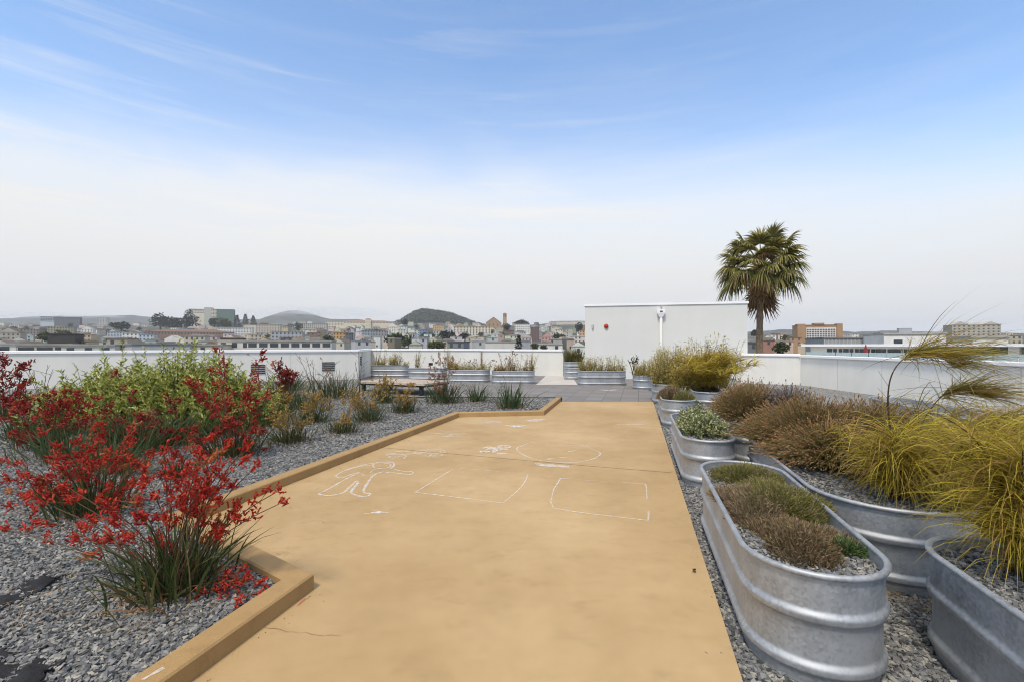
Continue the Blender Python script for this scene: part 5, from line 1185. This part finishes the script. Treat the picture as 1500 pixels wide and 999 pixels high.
building('house', 'pale peach house behind the green tree by the palm', 'house', 1126, 1160, 499, (.56, .42, .34), Y=260)
building('house', 'orange brown house left of the orange brick tower', 'house', 1158, 1174, 494, (.40, .22, .1), Y=380)

def glazed():
    # long white neighbour with glass rooms and a glass balustrade, running back on the right
    p0, p1 = dp(1168, 506, 62), dp(1640, 506, 40); d = Vector((p1.x - p0.x, p1.y - p0.y, 0)); L = d.length
    root = empty('office_building', Vector((p0.x, p0.y, -18)), 'long white neighbouring roof storey with glass walls and balustrade', 'building', None, math.atan2(d.y, d.x))
    g = lambda z: z + 18
    mb = MB(); mb.box(0, L, 0, 14, 0, g(.30)); mb.build('lower_floors', cmat((.7, .7, .7)), root)
    mb = MB(); mb.box(.5, L, 2.5, 12, g(.302), g(1.72)); mb.build('wall', cmat((.66, .67, .67)), root)
    mb = MB(); mb.box(-.3, L, 1.6, 12.6, g(1.722), g(2.02)); mb.build('roof', M_cop, root)
    U = lambda px: on_wall(px, (p0.x, p0.y), (p1.x, p1.y))
    for i, px in enumerate(np.linspace(1202, 1331, 17)):
        new_obj('window', window_mesh(.4 if i % 3 else .6, 1.0), root, (U(px), 2.5, g(.42)))
    for px in (1338, 1345, 1352, 1360): new_obj('window', window_mesh(.4, 1.15), root, (U(px), 2.5, g(.40)))
    gm = mat('greenish glass', (.09, .13, .12), .1, var=.5, scale=.6, spec=.7)
    for a_, b_, k_ in ((1371, 1467, 11), (1487, 1600, 9)):
        e_ = np.linspace(U(a_), U(b_), k_ + 1)
        for x0, x1 in zip(e_[:-1], e_[1:]):
            mb = MB(); mb.box(x0 + .04, x1 - .04, 2.35, 2.49, g(.304), g(1.70)); mb.build('glass_wall', gm, root)
            mb = MB(); mb.box(x1 - .035, x1 + .035, 2.3, 2.49, g(.304), g(1.71)); mb.build('mullion', M_dark, root)
    mb = MB(); mb.box(U(1468), U(1485), 2.2, 2.49, g(.304), g(1.715)); mb.build('white_pier', cmat((.7, .7, .7)), root)
    bm_ = mat('pale balustrade glass', (.42, .52, .52), .15, var=.1, spec=.6)
    for i in range(18):
        x = 1.0 + i * 1.75
        mb = MB(); mb.box(x, x + 1.68, .1, .14, g(.304), g(1.0)); mb.build('balustrade_panel', bm_, root)
    ut = empty('parasol', root.matrix_basis @ Vector((U(1262), 1.2, g(.30))), 'closed dark red parasol on the neighbouring terrace', 'parasol')
    mb = MB(); mb.tubes([[(0, 0, 0), (0, 0, 1.7)]], .03, 8); mb.build('pole', M_dark, ut)
    mb = MB(); mb.tubes([[(0, 0, .55), (0, 0, .75), (0, 0, 1.2), (0, 0, 1.65)]], [[.26, .24, .16, .03]], 10); mb.build('canopy', cmat((.25, .025, .03)), ut)
    b2 = empty('terrace_bench', root.matrix_basis @ Vector((U(1475), .9, g(.30))), 'dark slim bench on the neighbouring terrace', 'bench', None, root.rotation_euler.z)
    mb = MB(); mb.box(-.9, .9, 0, .4, .40, .46); mb.build('seat', M_dark, b2)
    for x in (-.8, .74): mb = MB(); mb.box(x, x + .06, .02, .38, 0, .4); mb.build('leg', M_dark, b2)
glazed()
mb = MB(); mb.box(0, .9, 0, .3, 0, .75); o = mb.build('sign_panel', cmat((.5, .03, .03))); o.location = dp(1393, 502, 118); o.location.z = H + 2 * 118 / F
sgn = empty('roof_sign', o.location.copy(), 'small red sign board on the far white roof', 'sign'); o.parent = sgn; o.location = (0, 0, 0)
mb = MB(); mb.tubes([[(.15, .15, -2.0), (.15, .15, 0)], [(.75, .15, -2.0), (.75, .15, 0)]], .04, 6); mb.build('posts', M_dark, sgn)

# city trees
ML_cyp = leafmat('dark cypress foliage', [(.010, .016, .010), (.018, .028, .014), (.03, .042, .018), (.042, .052, .025)], 0, .9)
ML_tree = leafmat('street tree foliage', [(.025, .038, .014), (.045, .065, .02), (.07, .09, .03), (.09, .10, .04)], 0, .9)
ML_ol = leafmat('olive tree foliage', [(.05, .06, .02), (.09, .10, .03), (.13, .13, .05)], 0, .9)
def tree(label, px, row_top, row_bot, wpx, Y, lm, conifer=False, n=700, group=None, name='tree'):
    s = Y / F; c = dp(px, row_bot, Y); zt = H + (HY - row_top) * s; zg = min(float(hills_z(c.x, Y)), c.z); 
    root = empty(name, Vector((c.x, Y, zg)), label, 'tree', group); r = wpx / 2 * s; hb = max(1.0, c.z - zg); hgt = zt - zg
    mb = MB(); mb.tubes([[(0, 0, -1), (0, 0, hgt * .5), (0, 0, hgt * .92)]], [[r * .10 + .15, r * .07 + .1, .08]], 7)
    for k in range(6):
        a = k * 1.05; z = hb + (hgt - hb) * random.uniform(.15, .55); mb.tubes([[(0, 0, z), (math.cos(a) * r * .35, math.sin(a) * r * .35, z + r * .25), (math.cos(a) * r * .75, math.sin(a) * r * .75, z + r * .5)]], [[.16, .1, .04]], 5)
    mb.build('trunk', M_twig, root)
    if conifer:
        t = rng.uniform(0, 1, n); a = rng.uniform(0, 6.28, n); q = (1 - t * .95) * r * rng.uniform(.3, 1.05, n) * (1 + .3 * np.sin(t * 26)); P = np.stack([q * np.cos(a), q * np.sin(a), hb * .8 + (hgt - hb * .8) * t], -1)
        d = np.stack([np.cos(a), np.sin(a), rng.normal(-.1, .3, n)], -1)
    else:
        nc = 13; cc = rng.normal(size=(nc, 3)); cc /= np.linalg.norm(cc, axis=1, keepdims=True); cc *= rng.uniform(.35, .8, (nc, 1)); hz = (hgt - hb) / 2
        rc_ = rng.uniform(.28, .5, nc); i = rng.integers(0, nc, n); u = rng.normal(size=(n, 3)); u /= np.linalg.norm(u, axis=1, keepdims=True); u *= rng.uniform(.5, 1.05, (n, 1)) ** .5
        P = (cc[i] + u * rc_[i][:, None]) * np.array([r, r, hz]) + np.array([0, 0, hb + hz]); d = u + rng.normal(0, .5, (n, 3))
    mb = MB(); mb.leaves(P, d, r * .28 * rng.uniform(.6, 1.3, n), r * .2); mb.build('crown', lm, root)
    HAND.append((px - wpx / 2, px + wpx / 2, row_top, Y, 'the ' + label.split(' ', 1)[1].split(' of ')[0].split(' left')[0] if False else None, row_bot))
TG = 'trees among the city houses'
for a in [('dark spreading cypress leftmost of the three before the cream slab', 235, 462, 482, 24, 900, ML_cyp), ('dark low cypress in the middle of the three before the cream slab', 257, 465.5, 482, 22, 905, ML_cyp), ('tallest dark cypress touching the cream slab', 279, 456.5, 481, 22, 890, ML_cyp),
          ('round dark tree below the grey stair tower', 315, 465.5, 482, 15, 880, ML_cyp), ('olive brown tree below the dark green tower', 331, 467, 479, 20, 885, ML_ol)]: tree(*a, group=TG)
for a in [('dark conifer beside the dark green tower', 347, 462, 478, 12, 900, ML_cyp, True), ('tall pointed conifer middle of the three right of the green tower', 359.5, 460.5, 477, 11, 905, ML_cyp, True), ('dark conifer rightmost of the three right of the green tower', 371, 463, 476.5, 10, 905, ML_cyp, True),
          ('dark pointed conifer above the far wall below the church', 760, 491, 512, 17, 200, ML_cyp, True)]: tree(*a, group=TG)
for a in [('big green tree below the white gable by the school', 580, 490, 507, 32, 330, ML_tree), ('green tree right of the big one below the school', 598, 495, 507, 22, 325, ML_tree), ('dark tree left of the orange house', 480, 492, 506, 17, 330, ML_tree),
          ('dark tree on the flats under the foggy hill', 437, 472, 484, 11, 780, ML_tree), ('dark tree row left of the cream block with the brown roof', 655, 486, 497, 26, 470, ML_cyp), ('small dark tree before the cream block with the brown roof', 680, 489, 498, 16, 460, ML_cyp),
          ('dark pine beside the church steps', 742, 474, 484, 12, 700, ML_cyp), ('dark trees on the slope left of the round hill', 592, 467, 477, 10, 950, ML_cyp), ('olive tree by the black clad block', 70, 489, 498, 26, 300, ML_ol), ('dark olive tree behind the olive flat house', 90, 484.5, 492, 20, 500, ML_ol),
          ('green tree left of the glazed neighbour near the palm', 1144, 502, 518, 24, 110, ML_tree), ('dark tree on the hillside left of the palm trunk', 1108, 484, 492, 16, 500, ML_cyp), ('dark green tree on the hillside right of the palm', 1150, 491, 500, 12, 420, ML_tree), ('green tree near the pink house', 820, 489, 499, 18, 450, ML_tree),
          ('pale green tree above the far wall right of the conifer', 783, 503, 512, 12, 160, ML_ol), ('small dark tree above the far wall by the white house', 797, 505, 512, 10, 158, ML_tree), ('dark bush on the right hillside near the towers', 1285, 489, 495, 18, 600, ML_cyp), ('dark hedge tree below the orange brick tower', 1212, 500, 505, 40, 230, ML_cyp),
          ('dark shrub tree in front of the peaked hotel', 1417, 497, 505, 18, 260, ML_cyp), ('wide dark tree on the skyline right of the church', 766, 470, 477, 20, 1150, ML_cyp), ('dark tree crown on the ridge near the stair house', 848, 474, 486, 14, 700, ML_cyp),
          ('dark tree on the slope below the bright blue house', 628, 487, 496, 20, 500, ML_tree), ('green yellow bush tree above the wall corner', 640, 500, 511, 26, 210, ML_ol), ('dark trees by the tan block on the left slope', 178, 474, 481, 24, 800, ML_cyp)]: tree(*a, group=TG)

rt = random.Random(4); placed = 0; tused = set()
LMt = [h for h in HAND if h[4] and h[4].startswith('the ')]
for i in range(120):
    if placed >= 46: break
    px = rt.uniform(5, 850); row = rt.choice([475, 478, 481, 484, 487, 490, 493, 496]) + rt.uniform(-1, 1); Y = depth_for(row - 2) * rt.uniform(.8, 1.0); wp = rt.uniform(7, 15) * (1.4 if row > 488 else 1)
    if any(h[3] > Y - 10 and px + wp / 2 > h[0] - 1 and px - wp / 2 < h[1] + 1 and row - 1 < h[5] for h in HAND): continue
    near = sorted(LMt, key=lambda h: abs((h[0] + h[1]) / 2 - px) + 1.5 * abs(h[2] + 4 - row)); kind = rt.choice(['dark round', 'olive green', 'mid green'])
    for h in near[:8]:
        l_ = f"small {kind} tree {'right of' if px > (h[0] + h[1]) / 2 else 'left of'} {h[4]}"
        if l_ not in tused: break
    else: continue
    tused.add(l_); placed += 1
    tree(l_, px, row, row + wp * .75, wp, Y, {'dark round': ML_cyp, 'olive green': ML_ol, 'mid green': ML_tree}[kind], n=260, group=TG)
print('hand', len(HAND), 'trees', placed)

# smaller houses that fill the slopes
COLS = [('white', (.64, .64, .62)), ('cream', (.58, .52, .40)), ('pale grey', (.46, .47, .47)), ('tan', (.42, .34, .25)), ('beige', (.50, .45, .37)), ('dark grey', (.20, .20, .21)), ('pale blue', (.38, .43, .48)), ('brown', (.22, .16, .12)), ('peach', (.52, .38, .28)), ('olive', (.30, .30, .21)), ('off white', (.58, .57, .53)), ('sage green', (.33, .38, .31)), ('dusty pink', (.46, .33, .30)), ('yellow', (.54, .42, .20))]
CW = [8, 6, 4, 5, 6, 3, 1, 4, 1, 2, 7, 1, 1, 1]
used = set()
LM = [h for h in HAND if h[4] and h[4].startswith('the ')]
rdm = random.Random(11); made = 0
def try_house(px, row, wpx, Y):
    global made
    x0, x1 = px - wpx / 2, px + wpx / 2
    for h in HAND:
        ov = min(x1, h[1]) - max(x0, h[0])
        if ov <= 0: continue
        if abs(h[3] - Y) < 15: return
        if h[4] and h[3] > Y and row < h[2] + (h[5] - h[2]) * .75: return
        if h[3] < Y and h[2] < row + 1 and ov > .7 * wpx: return
    cn, colr = rdm.choices(COLS, CW)[0]; rf = rdm.choices(['flat', 'gable', 'hip'], [5, 3, 2])[0]
    colr = tuple(min(.72, c * rdm.uniform(.85, 1.1)) for c in colr)
    rn = {'flat': 'flat roofed', 'gable': 'gabled', 'hip': 'hipped roof'}[rf]
    sz = 'tall' if wpx < 9 and row < 480 else ('wide' if wpx > 17 else ('narrow' if wpx < 10 else 'small'))
    near = sorted(LM, key=lambda h: abs((h[0] + h[1]) / 2 - px) + 1.5 * abs(h[2] + 4 - row))
    lab = None
    for h in near[:12]:
        cx_ = (h[0] + h[1]) / 2; dx_, dy_ = px - cx_, row - h[2] - 4
        if abs(dy_) > abs(dx_): rel = 'below' if dy_ > 0 else 'uphill of'
        else: rel = 'right of' if dx_ > 0 else 'left of'
        far = 'just ' if abs(dx_) < 22 and rel in ('right of', 'left of') else ('further ' if rel in ('right of', 'left of') else '')
        l_ = f'{sz} {cn} {rn} house {far}{rel} {h[4]}'
        if l_ not in used: lab = l_; break
    if lab is None: return
    used.add(lab)
    rcol = rdm.choice([(.13, .11, .10), (.16, .13, .12), (.22, .14, .10), (.24, .24, .24), (.09, .085, .08)]) if rf != 'flat' else rdm.choice([None, (.5, .5, .48), (.3, .28, .26)])
    building('house', lab, 'house', x0, x1, row, colr, Y=Y, roof=rf, rcol=rcol, dep=rdm.uniform(9, 13), yaw=rdm.uniform(-32, 32), group=CI, maxwin=6, hand=False, bay=3.4)
    HAND.append((x0, x1, row, Y, None, row + 4)); made += 1
for row, cnt, lo, hi in ((496, 34, 10, 22), (492, 44, 9, 18), (488, 55, 8, 16), (484, 62, 7, 14), (480, 68, 6, 12), (476, 76, 6, 10), (472.5, 70, 5, 10), (500, 22, 14, 26)):
    for i in range(cnt):
        px = -10 + 865 * (i + rdm.random()) / cnt; r_ = row + rdm.uniform(-1.8, 1.8)
        if made > 260: break
        try_house(px, r_ + (2 if px < 230 else 0), rdm.uniform(lo, hi), depth_for(r_) * rdm.uniform(.93, 1.08))
for i in range(26):
    px = 1094 + 82 * rdm.random(); r_ = rdm.uniform(486, 503); try_house(px, r_, rdm.uniform(6, 12), depth_for(r_ - 3) * rdm.uniform(.9, 1.1))
for i in range(24):
    px = 1230 + 260 * rdm.random(); r_ = rdm.uniform(487, 494); try_house(px, r_, rdm.uniform(6, 12), rdm.uniform(620, 900))

open('/tmp/n.txt', 'w').write(str(made)) if False else None; scene['houses'] = made
# woods on the round hill
ML_wood = leafmat('hill wood', [(.03, .04, .022), (.05, .06, .03), (.07, .08, .042), (.11, .10, .065)], 0, .95)
def wood(px, Yc, hw, n, name='hill_wood'):
    x0 = (px - CX) / F * Yc; X = x0 + rng.normal(0, hw * .62, n); Y = Yc - rng.uniform(-20, 190, n); Z = hills_z(X, Y)
    P = np.stack([X, Y, Z + rng.uniform(0, 9, n)], -1); d = rng.normal(size=(n, 3)); d[:, 2] = np.abs(d[:, 2])
    mb = MB(); mb.leaves(P, d, rng.uniform(4, 8, n), 5.0); o = mb.build(name, ML_wood); tag(o, 'dense dark wood covering the round hill', 'wood', None, 'stuff')
wood(648, 1750, 112, 10000)

# ------------------------------------------------------------------ sea mist in the air
hm = bpy.data.materials.new('haze'); hm.use_nodes = True; t = hm.node_tree; t.nodes.remove(t.nodes['Principled BSDF'])
pv = t.nodes.new('ShaderNodeVolumePrincipled'); pv.inputs['Color'].default_value = (.93, .95, 1.0, 1); pv.inputs['Density'].default_value = .00013; pv.inputs['Anisotropy'].default_value = .1
t.links.new(pv.outputs[0], t.nodes['Material Output'].inputs['Volume'])
mb = MB(); mb.box(-9200, 9200, -2600, 9200, -25, 330); o = mb.build('haze', hm); tag(o, kind='stuff')

fm_ = bpy.data.materials.new('fog'); fm_.use_nodes = True; t = fm_.node_tree; t.nodes.remove(t.nodes['Principled BSDF'])
pv = t.nodes.new('ShaderNodeVolumePrincipled'); pv.inputs['Color'].default_value = (.97, .97, .98, 1); pv.inputs['Density'].default_value = .0016
t.links.new(pv.outputs[0], t.nodes['Material Output'].inputs['Volume'])
for lab, px, row, wpx, hpx, Y, dep in (('low sea fog lying on the right shoulder of the left foggy hill', 500, 458, 70, 6, 2850, 320), ('thin sea fog on the left shoulder of the left foggy hill', 385, 460, 45, 5, 2750, 300), ('low sea fog over the far left ridge', 60, 463, 110, 4, 2800, 300), ('small wisp of sea fog on the crest of the left foggy hill', 440, 455, 40, 5, 2700, 250)):
    c = dp(px, row, Y); me = bpy.data.meshes.new('fog_bank'); import bmesh
    bm = bmesh.new(); bmesh.ops.create_icosphere(bm, subdivisions=4, radius=1); bm.to_mesh(me); bm.free(); me.materials.append(fm_)
    o = new_obj('fog_bank', me, None, c); o.scale = (wpx * Y / F, dep, hpx * Y / F); tag(o, lab, 'fog', None, 'stuff')
